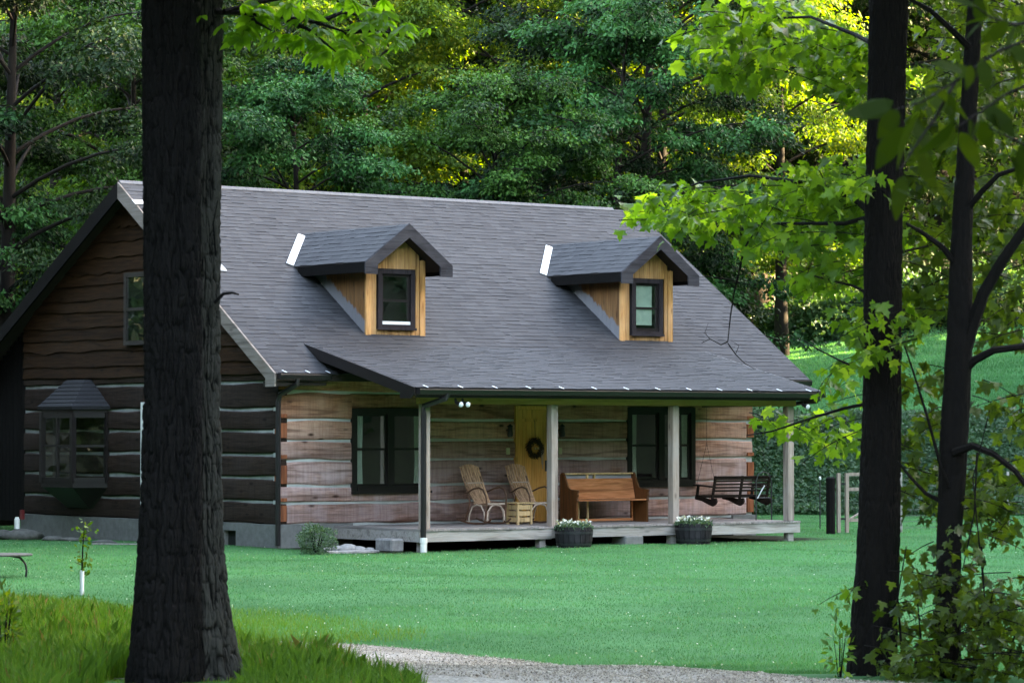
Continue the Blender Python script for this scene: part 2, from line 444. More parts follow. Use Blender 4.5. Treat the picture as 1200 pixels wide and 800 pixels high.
def shingle_mat():
    mt, nt, p, out = nodes('grey_asphalt_shingle')
    r = attr(nt)
    g = noise(nt, coords(nt), 60, 3, 0.7)
    b = noise(nt, coords(nt), 0.7, 4, 0.6)
    c = mixc(nt, r, (0.0105, 0.0108, 0.0122), (0.036, 0.0355, 0.038))
    c = mixc(nt, math_(nt, 'MULTIPLY', g, 0.55), c, (0.02, 0.02, 0.024))
    c = mixc(nt, math_(nt, 'MULTIPLY', ramp(nt, b, [(0.4, 0.0), (0.7, 1.0)]), 0.25), c, (0.042, 0.042, 0.045))
    nt.links.new(c, p.inputs['Base Color']); p.inputs['Roughness'].default_value = 0.8; p.inputs['Specular IOR Level'].default_value = 0.35
    bump(nt, g, p, 0.25, 0.004)
    return mt
M['shingle'] = shingle_mat()
M['shingle_dark'] = plain('black_shingle', (0.0105, 0.0102, 0.012), 0.8, 0.4, 20)

def glass_mat():
    mt, nt, p, out = nodes('window_glass')
    fr = nt.nodes.new('ShaderNodeLayerWeight'); fr.inputs['Blend'].default_value = 0.5
    gl = nt.nodes.new('ShaderNodeBsdfGlossy'); gl.inputs['Roughness'].default_value = 0.02; gl.inputs['Color'].default_value = (1, 1, 1, 1)
    tp = nt.nodes.new('ShaderNodeBsdfTransparent'); tp.inputs['Color'].default_value = (0.9, 0.95, 0.92, 1)
    w = noise(nt, coords(nt), 1.5, 2, 0.5)
    b = nt.nodes.new('ShaderNodeBump'); b.inputs['Strength'].default_value = 0.04; b.inputs['Distance'].default_value = 0.02
    nt.links.new(w, b.inputs['Height']); nt.links.new(b.outputs[0], gl.inputs['Normal'])
    f2 = math_(nt, 'ADD', math_(nt, 'MULTIPLY', math_(nt, 'POWER', fr.outputs['Facing'], 4.0), 0.8), 0.24)
    mx = nt.nodes.new('ShaderNodeMixShader'); nt.links.new(f2, mx.inputs[0])
    nt.links.new(tp.outputs[0], mx.inputs[1]); nt.links.new(gl.outputs[0], mx.inputs[2])
    nt.links.new(mx.outputs[0], out.inputs['Surface'])
    return mt
M['glass'] = glass_mat()

def ground_mat():
    mt, nt, p, out = nodes('lawn_soil_and_grass')
    n1 = noise(nt, coords(nt), 0.35, 5, 0.6)
    n2 = noise(nt, coords(nt), 9, 5, 0.7)
    c = mixc(nt, ramp(nt, n1, [(0.35, 0.0), (0.65, 1.0)]), (0.024, 0.105, 0.034), (0.055, 0.18, 0.064))
    c = mixc(nt, math_(nt, 'MULTIPLY', n2, 0.5), c, (0.03, 0.08, 0.02))
    # under the wood: leaf litter, by the height attribute painted on the mesh (where no grass grows)
    fl = attr(nt, 'litter')
    lit = mixc(nt, ramp(nt, n2, [(0.4, 0.0), (0.65, 1.0)]), (0.010, 0.008, 0.005), (0.022, 0.026, 0.010))
    c = mixc(nt, fl, c, lit)
    nt.links.new(c, p.inputs['Base Color']); p.inputs['Roughness'].default_value = 0.95; p.inputs['Specular IOR Level'].default_value = 0.1
    bump(nt, n2, p, 0.6, 0.05)
    return mt
M['ground'] = ground_mat()

def gravel_mat():
    mt, nt, p, out = nodes('pale_gravel')
    vo = nt.nodes.new('ShaderNodeTexVoronoi'); vo.inputs['Scale'].default_value = 32
    nt.links.new(coords(nt), vo.inputs['Vector'])
    n1 = noise(nt, coords(nt), 1.1, 6, 0.65)
    n2 = noise(nt, coords(nt), 22, 4, 0.7)
    c = mixc(nt, ramp(nt, n2, [(0.3, 0.0), (0.7, 1.0)]), (0.13, 0.115, 0.095), (0.52, 0.47, 0.40))
    c = mixc(nt, ramp(nt, n1, [(0.42, 0.0), (0.66, 0.8)]), c, (0.15, 0.12, 0.09))
    hs = nt.nodes.new('ShaderNodeHueSaturation'); nt.links.new(c, hs.inputs['Color'])
    nt.links.new(math_(nt, 'ADD', math_(nt, 'MULTIPLY', vo.outputs['Color'], 0.5), 0.75), hs.inputs['Value'])
    nt.links.new(hs.outputs[0], p.inputs['Base Color']); p.inputs['Roughness'].default_value = 0.95
    bump(nt, vo.outputs['Distance'], p, 0.8, 0.03)
    return mt
M['gravel'] = gravel_mat()
def pebble_mat():
    mt, nt, p, out = nodes('pale_pebble')
    nt.links.new(ramp(nt, attr(nt), [(0.0, (0.10, 0.08, 0.06)), (0.5, (0.30, 0.26, 0.205)), (1.0, (0.56, 0.50, 0.41))]), p.inputs['Base Color']); p.inputs['Roughness'].default_value = 0.9
    return mt
M['pebble'] = pebble_mat()
M['grass'] = leafmat('mown_grass', (0.02541, 0.1272, 0.04347), (0.09009, 0.2986, 0.1201), (0.1963, 0.2654, 0.103), 0.3, ymix=0.05, tcol=1.2, spec=0.08)
M['grass_tall'] = leafmat('tall_meadow_grass', (0.0425, 0.1093, 0.01457), (0.1093, 0.2307, 0.03036), (0.2064, 0.1457, 0.05465), 0.45, ymix=0.10, tcol=1.6, spec=0.15)
# ================================================================ ground, road
def build_ground():
    us = np.concatenate([np.arange(-90, -16, 4), np.arange(-16, 24, 0.5), np.arange(24, 100, 3)])
    ds = np.concatenate([np.arange(-30, 8, 4), np.arange(8, 82, 0.5), np.arange(82, 90, 0.25), np.arange(90, 112, 0.6), np.arange(112, 420, 6)])
    U, D = np.meshgrid(us, ds)
    X, Y = uvxy(U, D)
    Z = ground(X, Y)
    v = np.stack([X, Y, Z], -1).reshape(-1, 3)
    n = len(us); k = len(ds)
    i = np.arange(k - 1)[:, None] * n + np.arange(n - 1)[None]
    f = np.stack([i, i + 1, i + n + 1, i + n], -1).reshape(-1, 4)
    o = raw_mesh('ground', v, f, 4, M['ground'], smooth=True)
    # leaf litter in the wood and under the house
    edge = 101.0 + 1.2 * fbm(X * 0.4, Y * 0.4, 0, 5, 3)
    lit = sstep(0, 0.8, D - edge)
    lit = np.maximum(lit, sstep(83.6, 84.3, D) * (1 - sstep(87.3, 88.2, D)) * 0.6)
    lit = np.maximum(lit, sstep(7.2, 5.2, U) * sstep(76, 79, D))
    lit = np.maximum(lit, sstep(0.0, 1.5, -U - (0.168 * D + 1.2)) * (D < 80))  # dark floor added out of view to darken the bay's reflections
    under = (X > -1.3) & (X < 10.8) & (Y > -0.05) & (Y < 13.5)
    lit = np.where(under, 1.0, lit)
    lit = np.maximum(lit, sstep(19, 23, U))  # dark floor added out of view on the right for darker front window reflections
    a = o.data.attributes.new('litter', 'FLOAT', 'POINT'); a.data.foreach_set('value', lit.reshape(-1).astype(np.float32))
    tag(o, kind='structure')
    # gravel road: near and far edge in (u, d)
    uu = np.linspace(-3.6, 7.0, 160)
    far = [at(345, 752, 31.2), at(450, 758, 30.6), at(600, 772, 29.2), at(760, 784, 28.2), at(960, 797, 27.2), at(1200, 806, 26.6)]
    fu = [ud(p[0], p[1]) for p in far]
    dfar = np.interp(uu, [q[0] for q in fu], [q[1] for q in fu])
    # solve the distance properly: the ground is level there, so distance follows from the photo's height
    pts = [(140, 748), (345, 753), (400, 754), (450, 758), (600, 773), (760, 785), (960, 797), (1150, 806), (1500, 820)]
    pu, pd = [], []
    for (px, py) in pts:
        d = 30.0
        for _ in range(12):
            p = at(px, py, d); g = float(ground(p[0], p[1]))
            d = d * (CAM[2] - g) / max(0.2, (CAM[2] - p[2]))
        p = at(px, py, d); q = ud(p[0], p[1]); pu.append(q[0]); pd.append(q[1])
    dfar = np.interp(uu, pu, pd) + 0.10 * fbm(uu * 1.5, 0, 0, 4, 4)
    uu2 = uu
    dn = dfar - 9.0 + 0 * uu + 0.10 * fbm(uu * 1.5, 7, 0, 4, 4)
    k = 14
    V = []
    for j in range(k + 1):
        t = j / k
        dd = dfar * (1 - t) + dn * t
        x, y = uvxy(uu2, dd)
        crown = 0.05 * math.sin(math.pi * t) - 0.03 * (1 - abs(2 * t - 1)) * np.exp(-((t - 0.5) / 0.12) ** 2)
        z = ground(x, y) + 0.006 + crown + 0.012 * fbm(x * 3, y * 3, 0, 8, 3) * math.sin(math.pi * t)
        V.append(np.stack([x, y, z], -1))
    V = np.concatenate(V)
    n = len(uu)
    i = np.arange(k)[:, None] * n + np.arange(n - 1)[None]
    f = np.stack([i, i + n, i + n + 1, i + 1], -1).reshape(-1, 4)
    o = raw_mesh('gravel_road', V, f, 4, M['gravel'], smooth=True)
    tag(o, kind='structure')
    return uu, dfar, dn
ROAD = build_ground()

# ================================================================ the log house
house = tag(empty('log_house', (0, 0, 0)), 'log house with white chinking, grey shingle roof, two dormers and a long front porch', 'house')
YW = 2.8            # front wall plane
XL, XR = -1.24, 10.73
XG0, XG1 = -1.59, 11.92
YR, ZR = 8.1, 6.80  # ridge
YE, ZE = 2.38, 2.90 # front eave
SL = (ZR - ZE) / (YR - YE)
def roof_z(y): return ZE + SL * (y - YE)
def back_z(y): return ZR - 0.575 * (y - YR)

def wavy(rng, n, amp, L):
    t = np.linspace(0, L, n)
    out = np.zeros(n)
    for k in range(5):
        out += math.sin(1) * np.sin(t * rng.uniform(0.5, 5.0) + rng.uniform(0, 6.28)) * rng.uniform(0.15, 1)
    return out * amp / 1.6

def log_run(mb, axis, a0, a1, z0, z1, face, out_dir, thick, rng, amp=0.02, top_in=0.012):
    """one squared log: a0..a1 along the axis, its face at 'face' pointing out_dir"""
    L = a1 - a0
    n = max(2, int(L / 0.22) + 1)
    t = np.linspace(a0, a1, n)
    b = z0 + wavy(rng, n, amp, L); c = z1 + wavy(rng, n, amp, L)
    bulge = wavy(rng, n, 0.012, L)
    rows = []
    prof = [(-thick, 0.0), (-0.02, 0.0), (0.0, 0.08), (0.006, 0.35), (0.004, 0.7), (-0.004, 0.93), (-0.025, 1.0), (-thick, 1.0)]
    vs = []
    for i in range(n):
        for (o, q) in prof:
            w = face + out_dir * (o + bulge[i]); z = b[i] + (c[i] - b[i]) * q
            vs.append((t[i], w, z) if axis == 'x' else (w, t[i], z))
    fs = []
    m_ = len(prof)
    for i in range(n - 1):
        for j in range(m_ - 1):
            q = (i * m_ + j, (i + 1) * m_ + j, (i + 1) * m_ + j + 1, i * m_ + j + 1)
            fs.append(q)
    fs.append(tuple(range(m_))[::-1]); fs.append(tuple((n - 1) * m_ + j for j in range(m_)))
    mb.add(vs, fs)

rng = random.Random(4)
# chinking lines read off the photograph, as heights on the wall
zf = [0.05] + [float(on(350, py, 'y', YW)[2]) for py in (589.8, 569.4, 539.4, 516.0, 491.8, 459.2)] + [3.02]
gz = [0.05] + [float(on(28, py, 'x', XL)[2]) for py in (579, 554, 530, 505, 482, 454)]
WIN = [(0.43, 2.25, 0.63, 2.24), (7.27, 9.09, 0.69, 2.29)]
DOOR = (4.37, 5.30, 0.0, 2.31)
def split(z0, z1, lo, hi, holes):
    segs = [(lo, hi)]
    for (a, b, c, d) in holes:
        if min(z1, d) - max(z0, c) > 0.06:
            new = []
            for (p, q) in segs:
                if a > p and b < q: new += [(p, a), (b, q)]
                else: new.append((p, q))
            segs = new
    return segs
def fillers(z0, z1, holes):
    out = []
    for (a, b, c, d) in holes:
        if min(z1, d) - max(z0, c) > 0.06:
            if z1 - d > 0.05: out.append((a, b, max(z0, d), z1))
            if c - z0 > 0.05: out.append((a, b, z0, min(z1, c)))
    return out
mbl = MB(); mbe = MB()
gap = 0.024
for i in range(len(zf) - 1):
    z0, z1 = zf[i] + (gap if i else 0), zf[i + 1] - gap
    r = mbl.rng.random()
    corner = 0.20
    lo = XL + (corner if i % 2 == 0 else 0.03); hi = XR - (corner if i % 2 == 0 else 0.03)
    for (p, q) in split(z0, z1, lo, hi, WIN + [DOOR]):
        if q - p > 6.2: cuts = [(p, p + (q - p) * 0.53), (p + (q - p) * 0.53 + 0.006, q)]
        else: cuts = [(p, q)]
        for (p_, q_) in cuts:
            log_run(mbl, 'x', p_ , q_, z0, z1, YW, -1, 0.22, rng, 0.018)
    for (p_, q_, a_, b_) in fillers(z0, z1, WIN + [DOOR]): log_run(mbl, 'x', p_ - 0.01, q_ + 0.01, a_, b_, YW + 0.004, -1, 0.2, rng, 0.004)
log_front = mbl.build('front_log_wall', M['log_front'], house, smooth=False)
# end grain of the side logs, seen between the front logs at the corners
for i in range(7):
    for xx in (XL, XR - 0.19):
        if i % 2 == 0:
            h = (zf[i + 1] - zf[i])
            mbe.box((xx + 0.012, YW - 0.012 - 0.004 * (i % 3), zf[i] + 0.05), (xx + 0.186, YW + 0.15, zf[i + 1] - 0.03 - 0.03 * ((i * 7) % 3)))
        else:
            z0 = zf[i + 1] - 0.045
            mbe.box((xx + 0.006, YW - 0.016, zf[i] - 0.02 + 0.06), (xx + 0.19, YW + 0.02, zf[i] + 0.11))
mbe.build_each('log_end', M['endgrain'], house)
mc = MB()
mc.box((XL + 0.02, YW + 0.035, 0.0), (WIN[0][0], YW + 0.2, 3.03)); mc.box((WIN[0][1], YW + 0.035, 0.0), (DOOR[0], YW + 0.2, 3.03))
mc.box((DOOR[1], YW + 0.035, 0.0), (WIN[1][0], YW + 0.2, 3.03)); mc.box((WIN[1][1], YW + 0.035, 0.0), (XR - 0.02, YW + 0.2, 3.03))
for (a, b, c, d) in WIN: mc.box((a, YW + 0.035, 0.0), (b, YW + 0.2, c)); mc.box((a, YW + 0.035, d), (b, YW + 0.2, 3.03))
mc.box((DOOR[0], YW + 0.035, DOOR[3]), (DOOR[1], YW + 0.2, 3.03))
mc.build('chinking', M['chink'], house)
mc = MB(); mc.box((XL + 0.037, YW + 0.22, 0.0), (XL + 0.2, 12.62, 2.76)); mc.build('chinking', plain('darker_chinking', (0.27, 0.28, 0.265), 0.9, 0.3, 3), house)  # gable chinking in a darker tone than the front

# gable wall logs (looking down -x)
PATIO = (4.9, 7.72, 0.0, 2.38)
mg = MB()
rng2 = random.Random(12)
for i in range(len(gz)):
    z0 = gz[i] + (0.028 if i else 0); z1 = (gz[i + 1] - 0.028) if i + 1 < len(gz) else 2.98
    lo = YW + (0.02 if i % 2 == 0 else 0.23)
    for (p, q) in split(z0, z1, YW + 0.02, 12.6, [PATIO]):
        log_run(mg, 'y', p, q, z0, z1, XL, -1, 0.2, rng2, 0.016)
    for (p, q, a_, b_) in fillers(z0, z1, [PATIO]): log_run(mg, 'y', p - 0.01, q + 0.01, a_, b_, XL + 0.004, -1, 0.2, rng2, 0.004)
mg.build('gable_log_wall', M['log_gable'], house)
# live-edge siding above
ms = MB(); z = 2.90; k = 0
while z < 6.55:
    h = rng2.uniform(0.22, 0.34); zt = min(z + h + 0.03, 6.62)
    def ext(zz):
        lo = max(YW + 0.02, YE + (zz - ZE) / SL + 0.28); hi = min(12.6, YR + (ZR - zz) / 0.575 - 0.28)
        return lo, hi
    lb, hb = ext(z); lt, ht = ext(zt)
    if ht - lt < 0.1: lt, ht = (lt + ht) / 2 - 0.05, (lt + ht) / 2 + 0.05
    n = 46; w = wavy(rng2, n, 0.028, 9)
    vs = []
    for i in range(n):
        t = i / (n - 1); yb = lb + (hb - lb) * t; yt = lt + (ht - lt) * t
        vs += [(XL - 0.045, yb, z + w[i]), (XL - 0.012, yt, zt), (XL + 0.05, yb, z + w[i])]
    fs = []
    for i in range(n - 1):
        a = i * 3; b = a + 3
        fs += [(a, a + 1, b + 1, b), (a + 2, a, b, b + 2)]
    ms.add(vs, fs); z += h; k += 1
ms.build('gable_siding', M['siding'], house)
# wall cores so that nothing shows through
mk = MB()
mk.prism([(XL + 0.06, YW + 0.25, 2.7), (XL + 0.06, 14.4, 2.7), (XL + 0.06, 14.4, 2.95), (XL + 0.06, YR, 6.5), (XL + 0.06, YW + 0.25, 3.0)], (0.12, 0, 0))
mk.prism([(XR - 0.2, YW + 0.25, 0), (XR - 0.2, 14.4, 0), (XR - 0.2, 14.4, 2.95), (XR - 0.2, YR, 6.5), (XR - 0.2, YW + 0.25, 3.0)], (0.2, 0, 0))
mk.box((XL + 0.06, 14.25, 0), (XR, 14.4, 2.95)); mk.box((XL + 0.2, YW + 0.25, -0.02), (XR - 0.2, 14.3, 0.0))
mk.build('inner_wall', M['interior'], house)
# dark boards added to stand for the black opening at the gable's end
mr = MB()
for k in range(11): mr.box((XL + 0.02, 12.62 + k * 0.165, -0.1), (XL + 0.14, 12.62 + k * 0.165 + 0.155, 3.9 - 0.575 * 0.165 * k))
mr.build('dark_opening_boards', M['darkwood'], house)

mf = MB()
mf.box((XL - 0.05, YW - 0.03, -0.7), (XL + 0.25, 4.2, 0.045)); mf.box((XL - 0.05, 4.62, -0.7), (XL + 0.25, 12.66, 0.045))
mf.box((XL - 0.05, 4.2, -0.10), (XL + 0.25, 4.62, 0.045))
mf.box((XL + 0.25, YW - 0.03, -0.7), (0.45, YW + 0.2, 0.045)); mf.box((XR - 0.6, YW - 0.03, -0.7), (XR + 0.04, YW + 0.25, 0.045)); mf.box((XR - 0.2, YW + 0.25, -0.7), (XR + 0.04, 14.4, 0.0))
mf.build_each('foundation', M['concrete'], house)
mv = MB(); mv.box((XL + 0.05, 4.2, -0.45), (XL + 0.1, 4.62, -0.10)); mv.build('basement_window', M['interior'], house)

# patio door in the gable wall, mostly behind the big trunk
pd_ = MB()
pd_.box((XL - 0.06, PATIO[0], 0.03), (XL + 0.1, PATIO[0] + 0.16, PATIO[3])); pd_.box((XL - 0.06, PATIO[1] - 0.1, 0.03), (XL + 0.1, PATIO[1], PATIO[3]))
pd_.box((XL - 0.058, PATIO[0] + 0.16, PATIO[3] - 0.12), (XL + 0.1, PATIO[1] - 0.1, PATIO[3] - 0.002)); pd_.box((XL - 0.04, 6.27, 0.03), (XL + 0.08, 6.37, PATIO[3] - 0.12))
pf = pd_.build('patio_door', M['pale'], house)
q = MB(); q.box((XL + 0.01, PATIO[0] + 0.16, 0.05), (XL + 0.02, PATIO[1] - 0.1, PATIO[3] - 0.12)); q.build('pane', M['glass'], pf)

# upper gable window
uw = MB(); a, b, c, d = 7.05, 8.32, 3.53, 4.99
uw.box((XL - 0.11, a, c), (XL + 0.04, a + 0.09, d)); uw.box((XL - 0.11, b - 0.09, c), (XL + 0.04, b, d)); uw.box((XL - 0.11, a + 0.09, c), (XL + 0.04, b - 0.09, c + 0.09)); uw.box((XL - 0.11, a + 0.09, d - 0.09), (XL + 0.04, b - 0.09, d))
uw.box((XL - 0.10, a + 0.09, 4.22), (XL + 0.02, b - 0.09, 4.28))
uf = uw.build('gable_window', M['trim'], house)
q = MB(); q.box((XL - 0.078, a + 0.09, c + 0.09), (XL - 0.074, b - 0.09, d - 0.09)); q.build('pane', M['glass'], uf)
q = MB(); q.box((XL - 0.068, a + 0.02, c + 0.02), (XL - 0.064, b - 0.02, d - 0.02)); q.build('dark_room', M['interior'], uf)

# ---- bay window on the gable wall
def bay():
    y0, y1, dp = 9.15, 11.25, 0.55
    zb, zt = 0.75, 2.18
    o = MB()
    P_ = lambda s, z: [(XL, y0 - s, z), (XL - dp - s * 0.5, y0 + 0.42 - s * 0.6, z), (XL - dp - s * 0.5, y1 - 0.42 + s * 0.6, z), (XL, y1 + s, z)]
    o.prism([(p[0], p[1], zb - 0.1) for p in P_(0.03, 0)], (0, 0, 0.12))
    o.prism([(p[0], p[1], zt - 0.02) for p in P_(0.03, 0)], (0, 0, 0.14))
    # corbel under the bay
    top = P_(0.0, zb - 0.1)
    low = [(XL, y0 + 0.5, 0.22), (XL - 0.05, y0 + 0.62, 0.22), (XL - 0.05, y1 - 0.62, 0.22), (XL, y1 - 0.5, 0.22)]
    o.add(top + low, [(0, 1, 5, 4), (1, 2, 6, 5), (2, 3, 7, 6), (4, 5, 6, 7)])
    pts = P_(0.0, 0)
    for p in pts: o.box((p[0] - 0.05, p[1] - 0.05, zb), (p[0] + 0.05, p[1] + 0.05, zt))
    ym = (y0 + y1) / 2
    o.box((XL - dp - 0.03, ym - 0.04, zb), (XL - dp + 0.03, ym + 0.04, zt))
    for (p, q_) in zip(pts[:-1], pts[1:]):
        o.bar((p[0], p[1], zb + 0.06), (q_[0], q_[1], zb + 0.06), 0.07, 0.09); o.bar((p[0], p[1], zt - 0.06), (q_[0], q_[1], zt - 0.06), 0.07, 0.09)
        o.bar((p[0], p[1], 1.5), (q_[0], q_[1], 1.5), 0.04, 0.045)
    b = o.build('bay_window', M['trim'], house)
    g = MB()
    for (p, q_) in zip(pts[:-1], pts[1:]):
        g.add([(p[0], p[1], zb), (q_[0], q_[1], zb), (q_[0], q_[1], zt), (p[0], p[1], zt)], [(0, 1, 2, 3)])
    g.build('pane', M['glass'], b)
    r = MB(); base = P_(0.14, zt + 0.12); ap = [(XL, ym - 0.42, 2.86), (XL - 0.12, ym - 0.38, 2.86), (XL - 0.12, ym + 0.38, 2.86), (XL, ym + 0.42, 2.86)]
    # stepped courses of the little hip roof
    K = 7
    for j in range(K):
        lo = [np.array(p) * (1 - j / K) + np.array(q_) * (j / K) for p, q_ in zip(base, ap)]
        hi = [np.array(p) * (1 - (j + 1) / K) + np.array(q_) * ((j + 1) / K) for p, q_ in zip(base, ap)]
        lo = [np.array((p[0] - 0.012, p[1], p[2] + 0.014)) for p in lo]
        for a_ in range(3):
            r.add([lo[a_], lo[a_ + 1], hi[a_ + 1], hi[a_], lo[a_] - np.array((0, 0, 0.02)), lo[a_ + 1] - np.array((0, 0, 0.02))], [(0, 1, 2, 3), (4, 5, 1, 0)])
    r.prism([tuple(p) for p in base], (0, 0, -0.05))
    r.build('bay_roof', M['shingle_dark'], b)
bay()

# ---- roof
def shingles(mb, o, a, La, b, Lb, seed, expo=0.138, tab=0.25, raise_=0.0):
    """courses of tabs on the plane through o, a along the eave, b up the slope"""
    rg = random.Random(seed)
    o, a, b = (np.array(q, float) for q in (o, a, b))
    a /= np.linalg.norm(a); b /= np.linalg.norm(b)
    n = np.cross(a, b); n = n if n[2] > 0 else -n
    rows = int(math.ceil(Lb / expo))
    for i in range(rows):
        s0 = i * expo - 0.015; s1 = min((i + 1) * expo + 0.03, Lb)
        t = -rg.random() * tab
        drift = 0.012 * math.sin(i * 0.7)
        while t < La:
            w = tab * rg.choice((0.45, 0.6, 0.8, 1.0, 1.2, 1.45))
            t0, t1 = max(t, 0), min(t + w - 0.006, La)
            t += w
            if t1 - t0 < 0.02: continue
            up_ = rg.choice((0.010, 0.010, 0.008, 0.014)); d0 = s0 + rg.choice((0, 0, 0, 0.018)) + rg.uniform(-0.003, 0.003)
            A = o + a * t0 + b * d0 + n * (up_ + raise_); B = o + a * t1 + b * d0 + n * (up_ + raise_)
            C_ = o + a * t1 + b * s1 + n * (0.003 + raise_); D_ = o + a * t0 + b * s1 + n * (0.003 + raise_)
            A2 = A - n * (up_ + 0.002); B2 = B - n * (up_ + 0.002)
            mb.add([A, B, C_, D_, A2, B2], [(0, 1, 2, 3), (4, 5, 1, 0)], min(1, max(0, rg.gauss(0.5, 0.24))))
KX, KY = 3.2, 3.2
sh = MB()
bs = np.array([0, 1, SL])
shingles(sh, (XG0, YE - 0.04, ZE - 0.04 * SL), (1, 0, 0), XG1 - XG0, bs, math.hypot(YR - YE + 0.04, ZR - ZE + 0.04 * SL), 1)
roof = sh.build('main_roof', M['shingle'], house)
dk = MB()
dk.prism([(XG0, YE, ZE - 0.02), (XG0, YR, ZR - 0.01), (XG0, 14.9, back_z(14.9)), (XG0, 14.9, back_z(14.9) - 0.16), (XG0, YR, ZR - 0.19), (XG0, YE, ZE - 0.16)], (XG1 - XG0, 0, 0))
dk.build('roof_deck', M['soffit'], house)
bk = MB(); shingles(bk, (XG0, 14.92, back_z(14.92)), (1, 0, 0), XG1 - XG0, (0, -1, 0.575), math.hypot(14.92 - YR, ZR - back_z(14.92)), 5, expo=0.3, tab=1.2)
bk.build('rear_roof_slope', M['shingle'], house)
rc = MB(); 
x = XG0
rg = random.Random(3)
while x < 11.24:
    w = 0.3
    rc.prism([(x, YR - 0.07, ZR - 0.07 * SL + 0.028), (x, YR, ZR + 0.045), (x, YR + 0.14, ZR - 0.14 * 0.575 + 0.028), (x, YR + 0.14, ZR - 0.10), (x, YR - 0.07, ZR - 0.09)], (min(w - 0.004, 11.24 - x), 0, 0)); x += w
rc.build('ridge_cap', plain('lit_ridge_cap', (0.075, 0.075, 0.08), 0.7, 0.15, 14), roof)
# bargeboards
bb = MB()
bb.prism([(XG0 - 0.04, YE - 0.03, ZE - 0.02), (XG0 - 0.04, YR, ZR), (XG0 - 0.04, YR, ZR - 0.33), (XG0 - 0.04, YE + 0.28, ZE + 0.28 * SL - 0.30), (XG0 - 0.04, YE + 0.28, ZE - 0.27), (XG0 - 0.04, YE - 0.03, ZE - 0.27)], (0.04, 0, 0))
bb.build('bargeboard', M['barge'], house)
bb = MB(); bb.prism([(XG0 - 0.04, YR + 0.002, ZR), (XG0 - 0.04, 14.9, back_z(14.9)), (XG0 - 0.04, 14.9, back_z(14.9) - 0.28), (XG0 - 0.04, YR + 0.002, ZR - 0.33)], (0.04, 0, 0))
bb.build('bargeboard', M['darkwood'], house)  # the rear slope's shade is put into this black board colour
bb = MB(); bb.prism([(XG1, YE - 0.03, ZE - 0.02), (XG1, YR, ZR), (XG1, 14.9, back_z(14.9)), (XG1, 14.9, back_z(14.9) - 0.2), (XG1, YR, ZR - 0.25), (XG1, YE - 0.03, ZE - 0.25)], (0.04, 0, 0))
bb.build('bargeboard', M['darkbarge'], house)
# eave return under the left front corner, and main soffit
so = MB(); so.box((XG0, YE, ZE - 0.26), (XL - 0.06, YW - 0.01, ZE - 0.165)); so.box((XG0, YE - 0.02, ZE - 0.17), (-0.42, YE + 0.02, ZE - 0.03)); so.box((9.78, YE - 0.02, ZE - 0.17), (XG1, YE + 0.02, ZE - 0.03))
so.box((XL - 0.06, YE + 0.02, ZE - 0.24), (-0.42, YW + 0.02, ZE - 0.18)); so.box((9.78, YE + 0.02, ZE - 0.24), (XG1, YW + 0.02, ZE - 0.18))
so.build('soffit', M['soffit'], house)

def gutter(x0, x1, y, z, straps):
    g = MB()
    prof = [(0.0, 0.0), (-0.11, 0.0), (-0.125, -0.03), (-0.105, -0.07), (-0.085, -0.115), (-0.002, -0.115)]
    inner = [(0.0, -0.004), (-0.10, -0.004), (-0.11, -0.03), (-0.09, -0.07), (-0.075, -0.105), (-0.01, -0.105)]
    g.prism([(x0, y + a_, z + b_) for a_, b_ in prof[1:]] + [(x0, y + a_, z + b_) for a_, b_ in inner[::-1][:-1]], (x1 - x0, 0, 0))
    g.box((x0 - 0.004, y - 0.12, z - 0.112), (x0, y, z)); g.box((x1, y - 0.12, z - 0.112), (x1 + 0.004, y, z))
    g.box((x0, y - 0.13, z - 0.012), (x1, y - 0.108, z + 0.002))
    go = g.build('gutter', M['gutter'], house)
    s = MB()
    for xx in straps:
        s.prism([(xx - 0.012, y - 0.10, z + 0.008), (xx - 0.012, y + 0.05, z + 0.05), (xx + 0.012, y + 0.05, z + 0.05), (xx + 0.012, y - 0.10, z + 0.008)], (0, 0, 0.006))
    s.build_each('gutter_strap', M['white'], go)
gutter(XG0 + 0.03, -0.42, YE - 0.03, ZE - 0.015, [-1.42, -0.9, -0.44])
PX0, PX1, PYE, PZE = -0.37, 9.72, -0.38, 2.60
gutter(PX0 + 0.02, PX1 - 0.02, PYE - 0.02, PZE - 0.015, [-0.16 + 0.79 * k for k in range(13)])
gutter(9.78, XG1 - 0.03, YE - 0.03, ZE - 0.015, [10.3, 11.1])

# porch roof
ps = MB(); sp = (roof_z(KY) - PZE) / (KY - PYE)
shingles(ps, (PX0, PYE - 0.03, PZE - 0.03 * sp), (1, 0, 0), PX1 - PX0, (0, 1, sp), math.hypot(KY - PYE + 0.03, roof_z(KY) - PZE), 2, raise_=0.004)
pr = ps.build('porch_roof', M['shingle'], house)
pk = MB()
pk.prism([(PX0, PYE, PZE - 0.012), (PX0, KY, roof_z(KY) - 0.012), (PX0, KY, roof_z(KY) - 0.19), (PX0, PYE, PZE - 0.16)], (PX1 - PX0, 0, 0))
pk.build('porch_ceiling', M['soffit'], pr)
pb = MB()
for xx in (PX0 - 0.035, PX1):
    pb.prism([(xx, PYE - 0.02, PZE - 0.0), (xx, KY, roof_z(KY) + 0.01), (xx, KY, roof_z(KY) - 0.20), (xx, PYE + 0.42, PZE + 0.42 * sp - 0.20), (xx, PYE + 0.42, 2.40), (xx, PYE + 0.1, 2.40), (xx, PYE - 0.02, PZE - 0.11)], (0.035, 0, 0))
pb.build_each('porch_bargeboard', M['trim'], pr)
fa = MB(); fa.box((PX0 + 0.02, PYE - 0.015, 2.41), (PX1 - 0.02, PYE + 0.015, PZE - 0.03)); fa.build('porch_fascia', M['trim'], pr)
be = MB(); be.box((0.05, 0.03, 2.30), (9.4, 0.16, 2.425))
